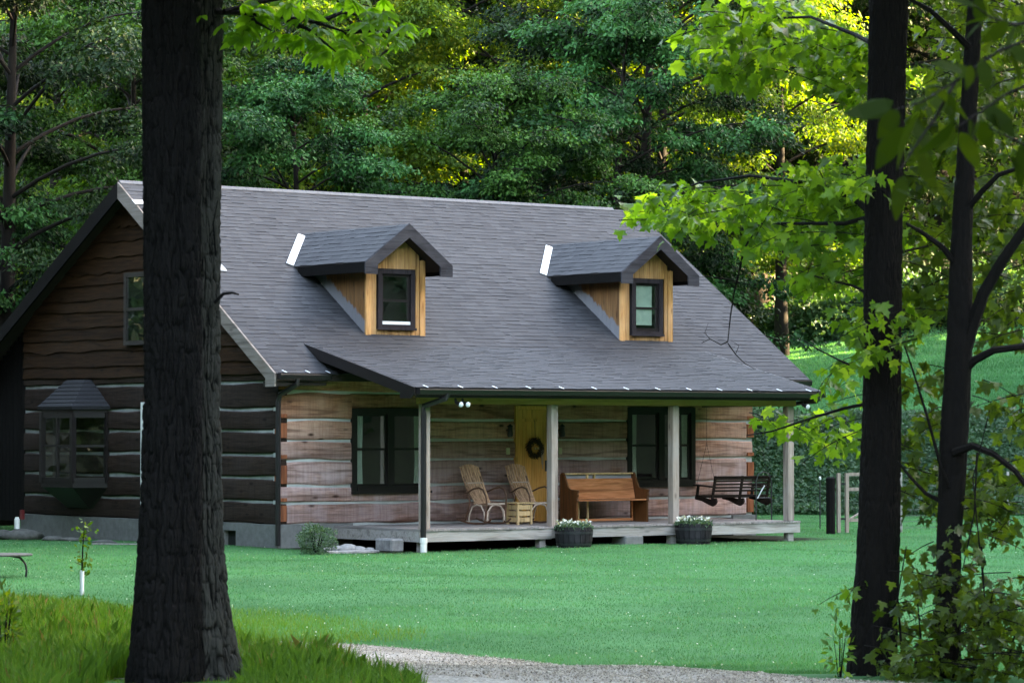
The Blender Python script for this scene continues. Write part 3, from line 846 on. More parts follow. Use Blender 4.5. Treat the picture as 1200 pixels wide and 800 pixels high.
be.build('porch_beam', M['beam'], house)
for xx in (9.26,):
    be = MB(); be.box((xx, 0.17, 2.301), (xx + 0.13, YW - 0.04, 2.42)); be.build('porch_beam', M['soffit'], house)
# posts
for xc in (0.19, 3.19, 6.21, 9.25):
    p_ = MB(); p_.box((xc - 0.08, 0.015, 0.0), (xc + 0.08, 0.175, 2.299)); p_.build('porch_post', M['post'], house, bevel=0.008)
# deck
dm = MB(); x = 0.0
rg = random.Random(9)
while x < 9.44:
    w = 0.138; dm.box((x, -0.03 + rg.uniform(-0.006, 0.006), -0.038), (min(x + w - 0.005, 9.46), YW - 0.035, 0.0 + rg.uniform(-0.002, 0.002))); x += w
deck = dm.build('porch_deck', M['deck'], house)
rm = MB()
rm.box((0.0, -0.012, -0.235), (3.09, 0.028, -0.042)); rm.box((3.095, -0.008, -0.22), (6.30, 0.03, -0.042)); rm.box((6.305, -0.014, -0.235), (9.46, 0.028, -0.042))
rm.build_each('rim_board', M['rim'], deck)
rm = MB(); rm.box((0.0, 0.03, -0.235), (0.04, YW - 0.04, -0.042)); rm.box((9.42, 0.03, -0.235), (9.46, YW - 0.04, -0.042)); rm.build_each('rim_board', M['rim'], deck)
for xc in (0.14, 2.9, 6.15, 9.25):
    gp = MB(); gp.box((xc - 0.07, 0.03, -0.62), (xc + 0.07, 0.17, -0.237)); gp.build('deck_pier', M['rim'], deck)

# ---- windows of the front wall
def front_window(a, b, c, d, name='front_window'):
    w = MB(); fw = 0.11; ym = YW - 0.035
    w.box((a, ym, c), (a + fw, YW + 0.1, d)); w.box((b - fw, ym, c), (b, YW + 0.1, d))
    w.box((a + fw, ym, d - fw), (b - fw, YW + 0.1, d)); w.box((a + fw, ym - 0.03, c), (b - fw, YW + 0.1, c + fw)); w.box((a - 0.03, ym - 0.055, c - 0.03), (b + 0.03, ym - 0.002, c + 0.02))
    mid = (a + b) / 2
    w.box((mid - 0.075, ym + 0.01, c + fw), (mid + 0.075, YW + 0.1, d - fw))
    o = w.build(name, M['trim'], house)
    for (p, q_) in ((a + fw, mid - 0.075), (mid + 0.075, b - fw)):
        s = MB(); zc = (c + d) / 2 + 0.02
        yy = YW + 0.02
        s.box((p, yy, c + fw), (p + 0.04, yy + 0.03, d - fw)); s.box((q_ - 0.04, yy, c + fw), (q_, yy + 0.03, d - fw))
        s.box((p + 0.04, yy, c + fw), (q_ - 0.04, yy + 0.03, c + fw + 0.05)); s.box((p + 0.04, yy, d - fw - 0.04), (q_ - 0.04, yy + 0.03, d - fw))
        s.box((p + 0.04, yy - 0.004, zc - 0.022), (q_ - 0.04, yy + 0.032, zc + 0.022))
        s.build('sash', M['trim'], o)
        g = MB(); g.box((p + 0.01, yy + 0.012, c + fw + 0.01), (q_ - 0.01, yy + 0.018, d - fw - 0.01)); g.build('pane', M['glass'], o)
    # curtains pulled to the outer sides
    for (p, q_) in ((a + fw + 0.03, a + fw + 0.20), (b - fw - 0.20, b - fw - 0.03)):
        cu = MB(); n = 22; vs = []
        for i in range(n):
            t = i / (n - 1); xx = p + (q_ - p) * t; yy = YW + 0.062 + 0.012 * math.sin(t * 19)
            tie = 0.35 * (0.5 - t) * 0.12
            vs += [(xx, yy, c + 0.1), (xx + tie, yy, (c + d) / 2 - 0.2), (xx, yy, d - 0.1)]
        fs = []
        for i in range(n - 1): fs += [(3 * i, 3 * i + 3, 3 * i + 4, 3 * i + 1), (3 * i + 1, 3 * i + 4, 3 * i + 5, 3 * i + 2)]
        cu.add(vs, fs); cu.build('curtain', M['curtain'], o, smooth=True)
    r = MB(); r.box((a + 0.02, YW + 0.6, c - 0.2), (b - 0.02, YW + 0.62, d + 0.2))
    r.box((a + 0.0, YW + 0.2, c - 0.2), (a + 0.02, YW + 0.62, d + 0.2)); r.box((b - 0.02, YW + 0.2, c - 0.2), (b, YW + 0.62, d + 0.2))
    r.build('dark_room', M['interior'], o)
for w_ in WIN: front_window(*w_)

# ---- front door
dd = MB(); a, b, c, d = DOOR
x = a + 0.07
while x < b - 0.08:
    dd.box((x, YW - 0.005, c + 0.02), (min(x + 0.112, b - 0.07), YW + 0.04, d - 0.08)); x += 0.118
dr = dd.build('front_door', M['door'], house)
df = MB(); df.box((a, YW - 0.04, 0.0), (a + 0.068, YW + 0.06, d)); df.box((b - 0.068, YW - 0.04, 0.0), (b, YW + 0.06, d)); df.box((a + 0.068, YW - 0.038, d - 0.078), (b - 0.068, YW + 0.06, d - 0.001)); df.box((a + 0.068, YW - 0.03, 0.0), (b - 0.068, YW + 0.06, 0.02))
df.build('door_frame', M['door'], dr)
hb = MB(); 
for zz in (2.02,): hb.box((a + 0.08, YW - 0.02, zz - 0.03), (b - 0.08, YW - 0.006, zz + 0.03))
hb.build('door_batten', M['door'], dr)
hh = MB(); hh.box((b - 0.17, YW - 0.018, 1.0), (b - 0.12, YW - 0.006, 1.22)); hh.tube([(b - 0.145, YW - 0.02, 1.18), (b - 0.145, YW - 0.07, 1.15), (b - 0.145, YW - 0.07, 1.05), (b - 0.145, YW - 0.02, 1.02)], 0.012, 8)
hh.build('door_handle', M['metal'], dr)
for xx, nm in ((4.18, 0), (5.50, 1)):
    l = MB(); l.lathe([(0.0, 0.0), (0.05, 0.01), (0.06, 0.05), (0.045, 0.2), (0.07, 0.21), (0.0, 0.27)], (xx, YW - 0.10, 1.68), 10)
    l.box((xx - 0.02, YW - 0.09, 1.80), (xx + 0.02, YW - 0.0, 1.84)); l.build('porch_lamp', M['metal'], house)
    l = MB(); l.box((xx - 0.04, YW - 0.05, 1.34), (xx + 0.04, YW - 0.006, 1.47)); l.build('cream_wall_plate', M['cream'], house, bevel=0.006)

# ---- dormers
def dormer(dx, kind):
    f0, f1 = 1.25 + dx, 2.68 + dx; yf = 3.52; zb = roof_z(yf); xc = (f0 + f1) / 2 - 0.0
    az = 5.82; hw = 1.02; ev = 5.06; s_ = (az - ev) / hw
    wx0, wx1, wz0, wz1 = xc - 0.44, xc + 0.45, 3.79, 4.98
    if kind: wx0, wx1 = xc - 0.42, xc + 0.42
    under = lambda x: az - 0.13 - s_ * abs(x - xc)
    w = MB(); x = f0 + 0.13
    # corner boards and vertical face boards, cut round the window
    w.box((f0, yf - 0.02, zb - 0.05), (f0 + 0.125, yf + 0.02, under(f0) + 0.0), 0.9); w.box((f1 - 0.125, yf - 0.02, zb - 0.05), (f1, yf + 0.02, under(f1)), 0.9)
    while x < f1 - 0.13:
        x1 = min(x + 0.135, f1 - 0.13)
        za = min(under(x), under(x1)); zm = under(x) if abs(x - xc) < abs(x1 - xc) else under(x1)
        def brd(z0, z1a, z1b): w.prism([(x, yf, z0), (x1 - 0.006, yf, z0), (x1 - 0.006, yf, z1b), (x, yf, z1a)], (0, 0.02, 0))
        r = w.rng.random()
        ax, bx = under(x) + 0.02, under(x1) + 0.02
        if x1 > wx0 + 0.03 and x < wx1 - 0.03:
            brd(zb - 0.05, wz0, wz0); brd(wz1, ax, bx)
        else: brd(zb - 0.05, ax, bx)
        x = x1
    D = w.build('dormer', M['cedar'], house)
    bk_ = MB(); bk_.prism([(f0 + 0.02, yf + 0.25, zb - 0.3), (f1 - 0.02, yf + 0.25, zb - 0.3), (f1 - 0.02, yf + 0.25, under(f1)), (xc, yf + 0.25, az - 0.2), (f0 + 0.02, yf + 0.25, under(f0))], (0, 0.02, 0))
    bk_.build('dark_room', M['interior'], D)
    # cheeks: vertical boards
    for side, xs in ((-1, f0), (1, f1)):
        ck = MB(); y = yf + 0.02
        while y < 5.6:
            z0, z1 = roof_z(y) - 0.04, under(f0) + 0.03
            z0b = roof_z(y + 0.13) - 0.04
            if z1 - z0 > 0.02:
                ck.prism([(xs, y, z0), (xs, y + 0.132, min(z0b, z1)), (xs, y + 0.132, z1), (xs, y, z1)], (0.03 * -side, 0, 0))
            y += 0.138
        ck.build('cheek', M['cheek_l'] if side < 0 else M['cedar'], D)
    # roof: two planes running back into the main roof
    yb0 = yf - 0.45; yback = YE + (az - ZE) / SL + 0.1
    rs = MB()
    for side in (-1, 1):
        ex = xc + side * hw
        shingles(rs, (ex, yb0, ev + 0.02), (0, 1, 0), yback - yb0, (-side * hw, 0, az - ev), math.hypot(hw, az - ev), 20 + side, expo=0.15)
    rs.build('dormer_roof', M['shingle'], D)
    rd = MB()
    rd.prism([(xc - hw, yb0 + 0.02, ev), (xc, yb0 + 0.02, az), (xc + hw, yb0 + 0.02, ev), (xc + hw, yb0 + 0.02, ev - 0.13), (xc, yb0 + 0.02, az - 0.13), (xc - hw, yb0 + 0.02, ev - 0.13)], (0, yback - yb0, 0))
    rd.build('dormer_soffit', M['soffit'], D)
    rf = MB()
    rf.box((xc - hw - 0.02, yb0 + 0.01, ev - 0.19), (xc - hw + 0.02, 5.4, ev + 0.0)); rf.box((xc + hw - 0.02, yb0 + 0.01, ev - 0.19), (xc + hw + 0.02, 5.4, ev + 0.0))
    rf.build_each('dormer_fascia', M['darkwood'], D)
    for side in (-1, 1):
        bg = MB(); ex = xc + side * (hw + 0.03); sx = -side
        e0 = az - s_ * (hw + 0.03)
        bg.prism([(ex, yb0 - 0.03, e0 + 0.015), (xc, yb0 - 0.03, az + 0.03), (xc, yb0 - 0.03, az - 0.25), (ex + sx * 0.30, yb0 - 0.03, e0 + 0.30 * s_ - 0.235), (ex + sx * 0.30, yb0 - 0.03, e0 - 0.20), (ex, yb0 - 0.03, e0 - 0.20)], (0, 0.035, 0))
        bg.build('dormer_bargeboard', M['dbarge'], D)
    # valley flashing that shows at the left eave
    fl = MB()
    ex = xc - hw; y0 = YE + (ev - ZE) / SL
    p0 = np.array((ex - 0.02, y0 + 0.02, ev + 0.02)); p1 = np.array((xc - 0.26 * 0 , yback - 0.1, az + 0.0)); dv = p1 - p0
    p1 = p0 + dv * 0.9
    nrm = np.array((0, -SL, 1.0)); nrm /= np.linalg.norm(nrm)
    sd = np.cross(dv / np.linalg.norm(dv), nrm)
    wv = 0.15
    a_, b_ = (sd * wv, -sd * 0) if sd[0] < 0 else (-sd * wv, sd * 0)
    fl.add([p0 + nrm * 0.03, p0 + a_ + nrm * 0.03, p1 + a_ + nrm * 0.03, p1 + nrm * 0.03, p0 + nrm * 0.018, p0 + a_ + nrm * 0.018, p1 + a_ + nrm * 0.018, p1 + nrm * 0.018], [(0, 1, 2, 3), (0, 1, 5, 4), (1, 2, 6, 5)])
    fl.build('valley_flashing', M['white'], D)
    # window
    wf = MB(); t = 0.10; yo = yf - 0.05
    wf.box((wx0, yo, wz0), (wx0 + t, yf + 0.04, wz1)); wf.box((wx1 - t, yo, wz0), (wx1, yf + 0.04, wz1)); wf.box((wx0 + t, yo + 0.002, wz1 - t), (wx1 - t, yf + 0.04, wz1)); wf.box((wx0 + t, yo + 0.002, wz0), (wx1 - t, yf + 0.04, wz0 + t * 0.95))
    wf.box((wx0 - 0.02, yo - 0.03, wz0 - 0.01), (wx1 + 0.02, yo - 0.002, wz0 + 0.035))
    wf.build('window_frame', M['darkbarge2'], D)
    sh_ = MB(); zc = (wz0 + wz1) / 2 - 0.02; yy = yf + 0.0
    sh_.box((wx0 + t, yy, wz0 + t), (wx0 + t + 0.05, yy + 0.03, wz1 - t)); sh_.box((wx1 - t - 0.05, yy, wz0 + t), (wx1 - t, yy + 0.03, wz1 - t)); sh_.box((wx0 + t + 0.05, yy, wz1 - t - 0.05), (wx1 - t - 0.05, yy + 0.03, wz1 - t)); sh_.box((wx0 + t + 0.05, yy, zc - 0.025), (wx1 - t - 0.05, yy + 0.03, zc + 0.02))
    sh_.build('sash', M['trim'], D)
    sl_ = MB(); sl_.box((wx0 + t, yy - 0.025, wz0 + t), (wx1 - t, yy + 0.03, wz0 + t + 0.06)); sl_.build('pale_sill', M['white'] if not kind else M['trim'], D)
    gp = MB(); gp.box((wx0 + t + 0.01, yy + 0.02, wz0 + t), (wx1 - t - 0.01, yy + 0.026, wz1 - t)); gp.build('pane', M['glass'], D)
    if kind:
        bl = MB(); bl.box((wx0 + t + 0.03, yy + 0.034, wz0 + t + 0.12), (wx1 - t - 0.14, yy + 0.044, wz1 - t - 0.03)); bl.build('pale_window_panel', M['palepanel'], D)  # pale greenish panel close behind the right dormer's pane
    return D
# cheek boards: orange under the eave, weathered grey below the drip line (a stain that follows height above the main roof)
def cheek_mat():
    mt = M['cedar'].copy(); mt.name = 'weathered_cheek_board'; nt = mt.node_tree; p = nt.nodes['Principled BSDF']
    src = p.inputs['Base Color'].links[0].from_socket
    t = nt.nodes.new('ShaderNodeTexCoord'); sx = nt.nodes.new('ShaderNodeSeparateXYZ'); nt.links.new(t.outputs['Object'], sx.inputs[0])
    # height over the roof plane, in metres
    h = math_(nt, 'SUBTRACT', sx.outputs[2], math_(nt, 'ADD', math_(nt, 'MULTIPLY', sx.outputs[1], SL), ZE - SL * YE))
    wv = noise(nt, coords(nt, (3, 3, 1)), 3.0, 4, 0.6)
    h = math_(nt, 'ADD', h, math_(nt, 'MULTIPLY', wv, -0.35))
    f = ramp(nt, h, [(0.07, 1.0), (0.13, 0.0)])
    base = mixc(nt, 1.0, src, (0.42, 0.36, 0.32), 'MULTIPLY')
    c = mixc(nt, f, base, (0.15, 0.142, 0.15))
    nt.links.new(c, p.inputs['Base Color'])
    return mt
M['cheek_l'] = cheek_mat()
M['dbarge'] = wood('grey_dormer_bargeboard', (0.018, 0.017, 0.02), (0.052, 0.05, 0.056), (0.065, 0.063, 0.068), 'x', 0.1, greyness=0.5)
M['darkbarge2'] = wood('charcoal_window_trim', (0.018, 0.014, 0.015), (0.035, 0.029, 0.031), (0.04, 0.034, 0.037), 'z', 0.05, greyness=0.4)
dormer(0.0, 0); dormer(6.42, 1)

# small bits of flashing left of the first dormer, seen past the trunk
fl = MB()
for (px, py, w_, h_) in ((164, 239, 0.3, 0.12), (255, 311, 0.16, 0.42)):
    r = ray(px, py); tt = (ZE + SL * (CAM[1] - YE) - CAM[2]) / (r[2] - SL * r[1]); c = CAM + r * tt
    fl.prism([(c[0] - w_ / 2, c[1] - h_ / 2, c[2] - h_ / 2 * SL + 0.03), (c[0] + w_ / 2, c[1] - h_ / 2, c[2] - h_ / 2 * SL + 0.03), (c[0] + w_ * 0.3, c[1] + h_ / 2, c[2] + h_ / 2 * SL + 0.03), (c[0] - w_ / 2, c[1] + h_ / 2, c[2] + h_ / 2 * SL + 0.03)], (0, 0, 0.015))
fl.build_each('roof_flashing', M['white'], roof)

# ---- downspouts, lamps
ds = MB()
ds.tube([(-1.15, YE - 0.09, ZE - 0.12), (-1.15, YE - 0.09, ZE - 0.22), (-1.30, YW - 0.14, ZE - 0.42), (-1.31, YW - 0.10, ZE - 0.55), (-1.31, YW - 0.10, -0.35)], 0.05, 8)
ds.build('downspout', M['gutter'], house)
ds = MB(); ds.tube([(0.3, PYE - 0.09, PZE - 0.12), (0.28, PYE - 0.08, PZE - 0.2), (0.03, -0.10, 2.26), (0.03, -0.10, 2.1), (0.03, -0.10, -0.16)], 0.052, 8)
dsp = ds.build('downspout', M['gutter'], house)
ds = MB(); ds.tube([(0.03, -0.10, -0.15), (0.03, -0.10, -0.48)], 0.062, 12); ds.tube([(0.03, -0.10, -0.16), (0.03, -0.10, -0.25)], 0.072, 12); ds.build('drain_pipe', M['pale'], dsp)
ds = MB(); ds.tube([(9.55, PYE - 0.08, PZE - 0.12), (9.56, PYE - 0.03, PZE - 0.2), (9.62, 0.35, 2.36), (9.62, YE, 2.62)], 0.045, 8); ds.build('downspout', M['gutter'], house)
for xx, n in ((0.62, 2), (9.28, 1)):
    l = MB(); 
    for k in range(n):
        cx = xx + 0.16 * k
        l.tube([(cx, -0.28, 2.40), (cx, -0.30, 2.33), (cx + 0.03, -0.40, 2.29)], [0.02, 0.03, 0.055], 10)
    lo_ = l.build('security_lamp', M['gutter'], house)
    l = MB()
    for k in range(n):
        cx = xx + 0.16 * k
        l.tube([(cx + 0.03, -0.40, 2.29), (cx + 0.036, -0.43, 2.28), (cx + 0.037, -0.44, 2.278)], [0.053, 0.045, 0.02], 10)
    l.build('lamp_glass', M['white'], lo_)
# ================================================================ porch things and small things in the yard
def place(o, p):
    o.location = tuple(map(float, p)); return o

# ---- bentwood rocking chairs (face -y, origin on the floor under the seat)
def rocking_chair():
    t = empty('rocking_chair')
    # slatted back and seat: one continuous curve per slat
    bk = MB(); n = 9
    for i in range(n):
        s = (i - (n - 1) / 2) / ((n - 1) / 2)
        pts = []
        for j in range(13):
            q = j / 12
            y = 0.06 + 0.40 * q + 0.05 * math.sin(q * 3.1)
            z = 0.40 + 0.76 * q
            wdt = 0.185 + 0.045 * math.sin(min(1, q * 1.2) * 2.4) + 0.02 * q
            top = 0.0 if q < 1 else 0
            pts.append((s * wdt, y, z - (0.05 * s * s if q > 0.95 else 0)))
        L = pts
        for a, b in zip(L[:-1], L[1:]): bk.bar(a, b, 0.040, 0.011, up=(0, -1, 0.5), rnd=0.15 + 0.09 * i)
    bk.build('backrest', M['rock_back'], t)
    st = MB()
    for i in range(n):
        s = (i - (n - 1) / 2) / ((n - 1) / 2)
        pts = [(s * 0.235, -0.27 + 0.36 * q, 0.435 - 0.045 * math.sin(q * 2.6) - (0.03 * (1 - q / 0.15) if q < 0.15 else 0)) for q in np.linspace(0, 1, 7)]
        for a, b in zip(pts[:-1], pts[1:]): st.bar(a, b, 0.044, 0.012, rnd=0.2 + 0.07 * i)
    st.build('seat', M['rock_back'], t)
    ap = MB(); ap.tube([(-0.25, -0.27, 0.40), (0.25, -0.27, 0.40)], 0.018, 8); ap.tube([(-0.22, 0.10, 0.37), (0.22, 0.10, 0.37)], 0.014, 8); ap.tube([(-0.2, 0.30, 0.80), (0.2, 0.30, 0.80)], 0.012, 8)
    ap.build('seat_frame', M['bentpale'], t)
    for sx in (-1, 1):
        x = sx * 0.265
        rk = MB(); rk.tube([(x, -0.42, 0.115), (x, -0.34, 0.06), (x, -0.20, 0.028), (x, 0.0, 0.018), (x, 0.2, 0.03), (x, 0.42, 0.075), (x, 0.52, 0.11)], 0.017, 8)
        rk.build('rocker', M['bent'], t)
        # hooped arm: one bent rod from the back post, over and down into the front leg
        ar = MB(); ar.tube([(x * 0.9, 0.33, 0.60), (x, 0.20, 0.63), (x * 1.06, 0.05, 0.69), (x * 1.1, -0.1, 0.715), (x * 1.1, -0.22, 0.68), (x * 1.05, -0.29, 0.55), (x, -0.30, 0.40), (x, -0.28, 0.2), (x, -0.24, 0.045)], 0.016, 8)
        ar.build('armrest', M['bent'], t)
        lg = MB(); lg.tube([(x, 0.30, 0.05), (x, 0.20, 0.30), (x * 0.95, 0.17, 0.44), (x * 0.9, 0.33, 0.80), (x * 0.88, 0.38, 0.92)], 0.016, 8); lg.build('leg', M['bent'], t)
        hp = MB(); hp.tube([(x * 0.98, -0.24, 0.05), (x * 0.98, -0.22, 0.25), (x * 0.98, -0.14, 0.36), (x * 0.98, -0.02, 0.385), (x * 0.98, 0.1, 0.34), (x * 0.98, 0.17, 0.2), (x * 0.98, 0.2, 0.05)], 0.015, 8); hp.build('hoop', M['bentpale'], t)
    fh = MB(); fh.tube([(-0.24, -0.285, 0.08), (-0.22, -0.285, 0.26), (-0.12, -0.285, 0.36), (0, -0.285, 0.385), (0.12, -0.285, 0.36), (0.22, -0.285, 0.26), (0.24, -0.285, 0.08)], 0.015, 8); fh.build('hoop', M['bentpale'], t)
    return t
rc1 = rocking_chair(); gch = 'bentwood rocking chairs on the porch'
tag(rc1, 'slatted bentwood rocking chair on the porch, left of the golden front door', 'rocking chair', gch)
place(rc1, (2.85, 1.75, 0.0)); rc1.rotation_euler = (0, 0, R(8))
rc2 = copy_tree(rc1); rc2['label'] = 'slatted bentwood rocking chair in front of the golden front door, half behind a post'
place(rc2, (4.02, 1.85, 0.0)); rc2.rotation_euler = (0, 0, R(4))

# ---- slatted pine side table
def side_table():
    t = empty('side_table')
    m_ = MB()
    for k in range(4): m_.box((-0.21 + k * 0.106, -0.2, 0.40), (-0.21 + k * 0.106 + 0.1, 0.2, 0.425))
    m_.build('tabletop', M['pine'], t)
    for (x, y) in ((-0.16, -0.16), (0.16, -0.16), (-0.16, 0.16), (0.16, 0.16)):
        l = MB(); l.box((x - 0.022, y - 0.022, 0), (x + 0.022, y + 0.022, 0.399)); l.build('leg', M['pine'], t)
    s = MB()
    for k, z in enumerate((0.045, 0.165, 0.285)):
        s.box((-0.137, -0.175, z), (0.137, -0.16, z + 0.09)); s.box((-0.178, -0.137, z), (-0.163, 0.137, z + 0.09)); s.box((0.163, -0.137, z), (0.178, 0.137, z + 0.09)); s.box((-0.137, 0.16, z), (0.137, 0.175, z + 0.09))
    s.build('side_slats', M['pine'], t)
    return t
st = place(side_table(), (3.52, 1.55, 0)); tag(st, 'small new pine side table with slatted sides standing between two rocking chairs', 'side table')

# ---- church pew
def pew():
    t = empty('church_pew'); W = 1.84
    def end(x, nm):
        e = MB(); th = 0.045
        prof = [(-0.30, 0.0), (-0.30, 0.40), (-0.325, 0.44), (-0.305, 0.50), (-0.335, 0.545), (-0.31, 0.58), (-0.34, 0.62), (-0.34, 0.645), (-0.10, 0.655), (-0.02, 0.70), (0.10, 0.94), (0.13, 0.985), (0.19, 0.985), (0.23, 0.95), (0.23, 0.0)]
        e.prism([(x, y, z) for y, z in prof], (th, 0, 0))
        return e.build('end_panel', M['pew_end'], t, bevel=0.006)
    end(0, 0); end(W - 0.045, 1)
    s = MB(); s.box((0.046, -0.29, 0.425), (W - 0.046, 0.10, 0.455)); s.build('seat', M['pew'], t, bevel=0.006)
    b = MB(); b.bar((W / 2, 0.075, 0.46), (W / 2, 0.17, 0.86), W - 0.094, 0.022, up=(0, -1, 0.2)); b.build('backrest', M['pew'], t)
    r = MB(); r.box((0.046, 0.12, 0.945), (W - 0.046, 0.215, 0.975)); r.build('top_rail', M['pine'], t, bevel=0.006)
    r = MB(); r.box((0.046, 0.19, 0.86), (W - 0.046, 0.21, 0.944)); r.build('back_panel', M['curtaingrey'], t)
    for x in (0.62, 0.80):
        q = MB(); q.box((x, 0.14, 0.865), (x + 0.035, 0.185, 0.944)); q.build('rail_bracket', M['pine'], t)
    q = MB(); q.box((0.046, 0.13, 0.02), (W - 0.046, 0.16, 0.07)); q.box((0.05, 0.125, 0.071), (0.075, 0.16, 0.42)); q.box((W - 0.075, 0.125, 0.071), (W - 0.05, 0.16, 0.42)); q.build('stretcher', M['pew'], t)
    for x in (0.36, 0.60):
        q = MB(); q.box((x, 0.10, 0.072), (x + 0.03, 0.128, 0.423)); q.build('brace', M['pine'], t)
    return t
M['pew_end'] = wood('dark_oak_end', (0.09, 0.03, 0.010), (0.20, 0.075, 0.024), (0.17, 0.06, 0.02), 'z', 0.1, rough=0.35, greyness=0.2, vary=0.1)
M['curtaingrey'] = plain('grey_panel', (0.30, 0.28, 0.29), 0.6, 0.1, 4)
pw = pew(); place(pw, (4.76, 1.62, 0.0)); tag(pw, 'varnished oak church pew with dark carved ends against the wall under the window', 'pew')

# ---- porch swing, its back to the yard, hung on chains
def swing():
    t = empty('porch_swing'); W = 1.52
    # local frame: x along the bench, back at y=0 (towards the yard), seat runs to +y
    fr = MB()
    for z in (0.0, 0.10, 0.165, 0.23, 0.295): fr.bar((0, -0.02 - z * 0.25, z + 0.10), (W, -0.02 - z * 0.25, z + 0.10), 0.018, 0.033, up=(0, -0.25, 1))
    fr.bar((0, -0.02 - 0.36 * 0.25, 0.46), (W, -0.02 - 0.36 * 0.25, 0.46), 0.022, 0.07, up=(0, -0.25, 1))
    fr.build('backrest', M['swing'], t)
    for x in (0.03, W / 2, W - 0.03):
        u_ = MB(); u_.bar((x, 0.005, 0.02), (x, -0.10, 0.50), 0.05, 0.03, up=(0, 1, 0)); u_.build('upright', M['swing'], t)
        s = MB()
        prof = [(-0.10, -0.07), (-0.14, -0.02), (-0.12, 0.05), (0.08, 0.03), (0.30, 0.075), (0.50, 0.09), (0.52, 0.05), (0.50, 0.02), (0.30, -0.01), (0.08, -0.085), (-0.02, -0.11)]
        s.prism([(x - 0.022, y, z) for y, z in prof], (0.044, 0, 0)); s.build('seat_support', M['swing'], t)
    s = MB()
    for k in range(8):
        y = 0.02 + k * 0.062; z = 0.055 + 0.035 * (k / 7) + (-0.012 if 2 < k < 6 else 0)
        s.box((0, y, z), (W, y + 0.052, z + 0.018))
    s.build('seat', M['swing'], t)
    for x in (0.02, W - 0.02):
        a = MB(); a.prism([(x - 0.05, -0.06, 0.295), (x - 0.05, 0.2, 0.31), (x - 0.05, 0.50, 0.33), (x - 0.05, 0.54, 0.31), (x - 0.05, 0.52, 0.295), (x - 0.05, 0.2, 0.28), (x - 0.05, -0.06, 0.265)], (0.1, 0, 0)); a.build('armrest', M['swing'], t)
        p_ = MB(); p_.bar((x, 0.46, 0.08), (x, 0.42, 0.30), 0.05, 0.035, up=(0, 1, 0)); p_.build('arm_post', M['swing'], t)
        c = MB()
        for (y0, z0) in ((0.46, 0.33), (-0.08, 0.40)):
            a_ = np.array((x, y0, z0)); b_ = np.array((x, 0.16, 1.15)); nL = 26
            for k in range(nL):
                p = a_ + (b_ - a_) * k / nL; q = a_ + (b_ - a_) * (k + 0.8) / nL
                c.bar(p, q, 0.003 if k % 2 else 0.008, 0.008 if k % 2 else 0.003, up=(1, 0.1, 0))
        a_ = np.array((x, 0.16, 1.15)); b_ = np.array((x, 0.16, 2.02)); nL = 26
        for k in range(nL):
            p = a_ + (b_ - a_) * k / nL; q = a_ + (b_ - a_) * (k + 0.8) / nL
            c.bar(p, q, 0.003 if k % 2 else 0.008, 0.008 if k % 2 else 0.003, up=(1, 0.1, 0))
        c.build('chain', M['metal'], t)
    return t
sw = swing(); place(sw, (8.02, 1.05, 0.40)); tag(sw, 'dark slatted porch swing hanging on chains near the end post', 'porch swing')

# slim black metal stand beside the swing
t = empty('metal_stand', (9.05, 0.85, 0.0))
for k, x in enumerate((0.0, 0.33)):
    m_ = MB(); m_.tube([(x, -0.1 * k, 0.0), (x, -0.1 * k, 0.78)], 0.014, 6); m_.build('leg', M['metal'], t)
m_ = MB(); m_.tube([(0.0, 0.0, 0.78), (0.05, -0.01, 0.93), (0.16, -0.05, 0.98), (0.28, -0.09, 0.93), (0.33, -0.1, 0.78)], 0.012, 6); m_.tube([(0, 0, 0.45), (0.33, -0.1, 0.45)], 0.01, 6); m_.build('hoop', M['metal'], t)
m_ = MB(); m_.tube([(0.02, -0.02, 0.44), (0.12, -0.05, 0.62), (0.18, -0.06, 0.70)], 0.012, 6); m_.build('pale_rod', M['white'], t)
tag(t, 'slim black metal hoop stand with a pale rod beside the porch swing', 'metal stand')

# ---- wreath on the door
def wreath():
    t = empty('wreath', (4.835, YW - 0.07, 1.46))
    m_ = MB(); rg = random.Random(2)
    for k in range(420):
        a = rg.uniform(0, 6.283); rr = 0.155 + rg.gauss(0, 0.022); y = rg.gauss(0, 0.018)
        p = np.array((rr * math.cos(a), y, rr * math.sin(a)))
        d = np.array((-math.sin(a) + rg.gauss(0, 0.5), rg.gauss(0, 0.4), math.cos(a) + rg.gauss(0, 0.5))); d /= np.linalg.norm(d)
        L = rg.uniform(0.035, 0.075)
        m_.bar(p - d * L, p + d * L, 0.006, 0.012, up=(0.2, 1, 0.1))
    m_.build('twig_ring', M['wreath'], t)
    b = MB()
    for s in (-1, 1):
        b.prism([(0, -0.05, -0.02), (s * 0.05, -0.06, 0.03), (s * 0.06, -0.06, -0.02)], (0, 0.012, 0))
    b.lathe([(0, -0.02), (0.022, 0), (0, 0.02)], (0, -0.05, 0), 8)
    b.build('bow', M['pine'], t)
    r = MB(); r.prism([(0.16, -0.04, -0.02), (0.175, -0.04, -0.02), (0.17, -0.035, -0.42), (0.155, -0.035, -0.40)], (0, 0.004, 0)); r.prism([(0.12, -0.04, -0.05), (0.132, -0.04, -0.05), (0.15, -0.035, -0.32), (0.138, -0.035, -0.32)], (0, 0.004, 0)); r.build('ribbon', M['curtaingrey'], t)
    h = MB(); h.tube([(0.0, 0.0, 0.16), (0.0, 0.02, 0.56)], 0.005, 5); h.build('hanging_cord', M['metal'], t)
    return t
tag(wreath(), 'round brown twig wreath with a pale bow hanging on the golden door', 'wreath')

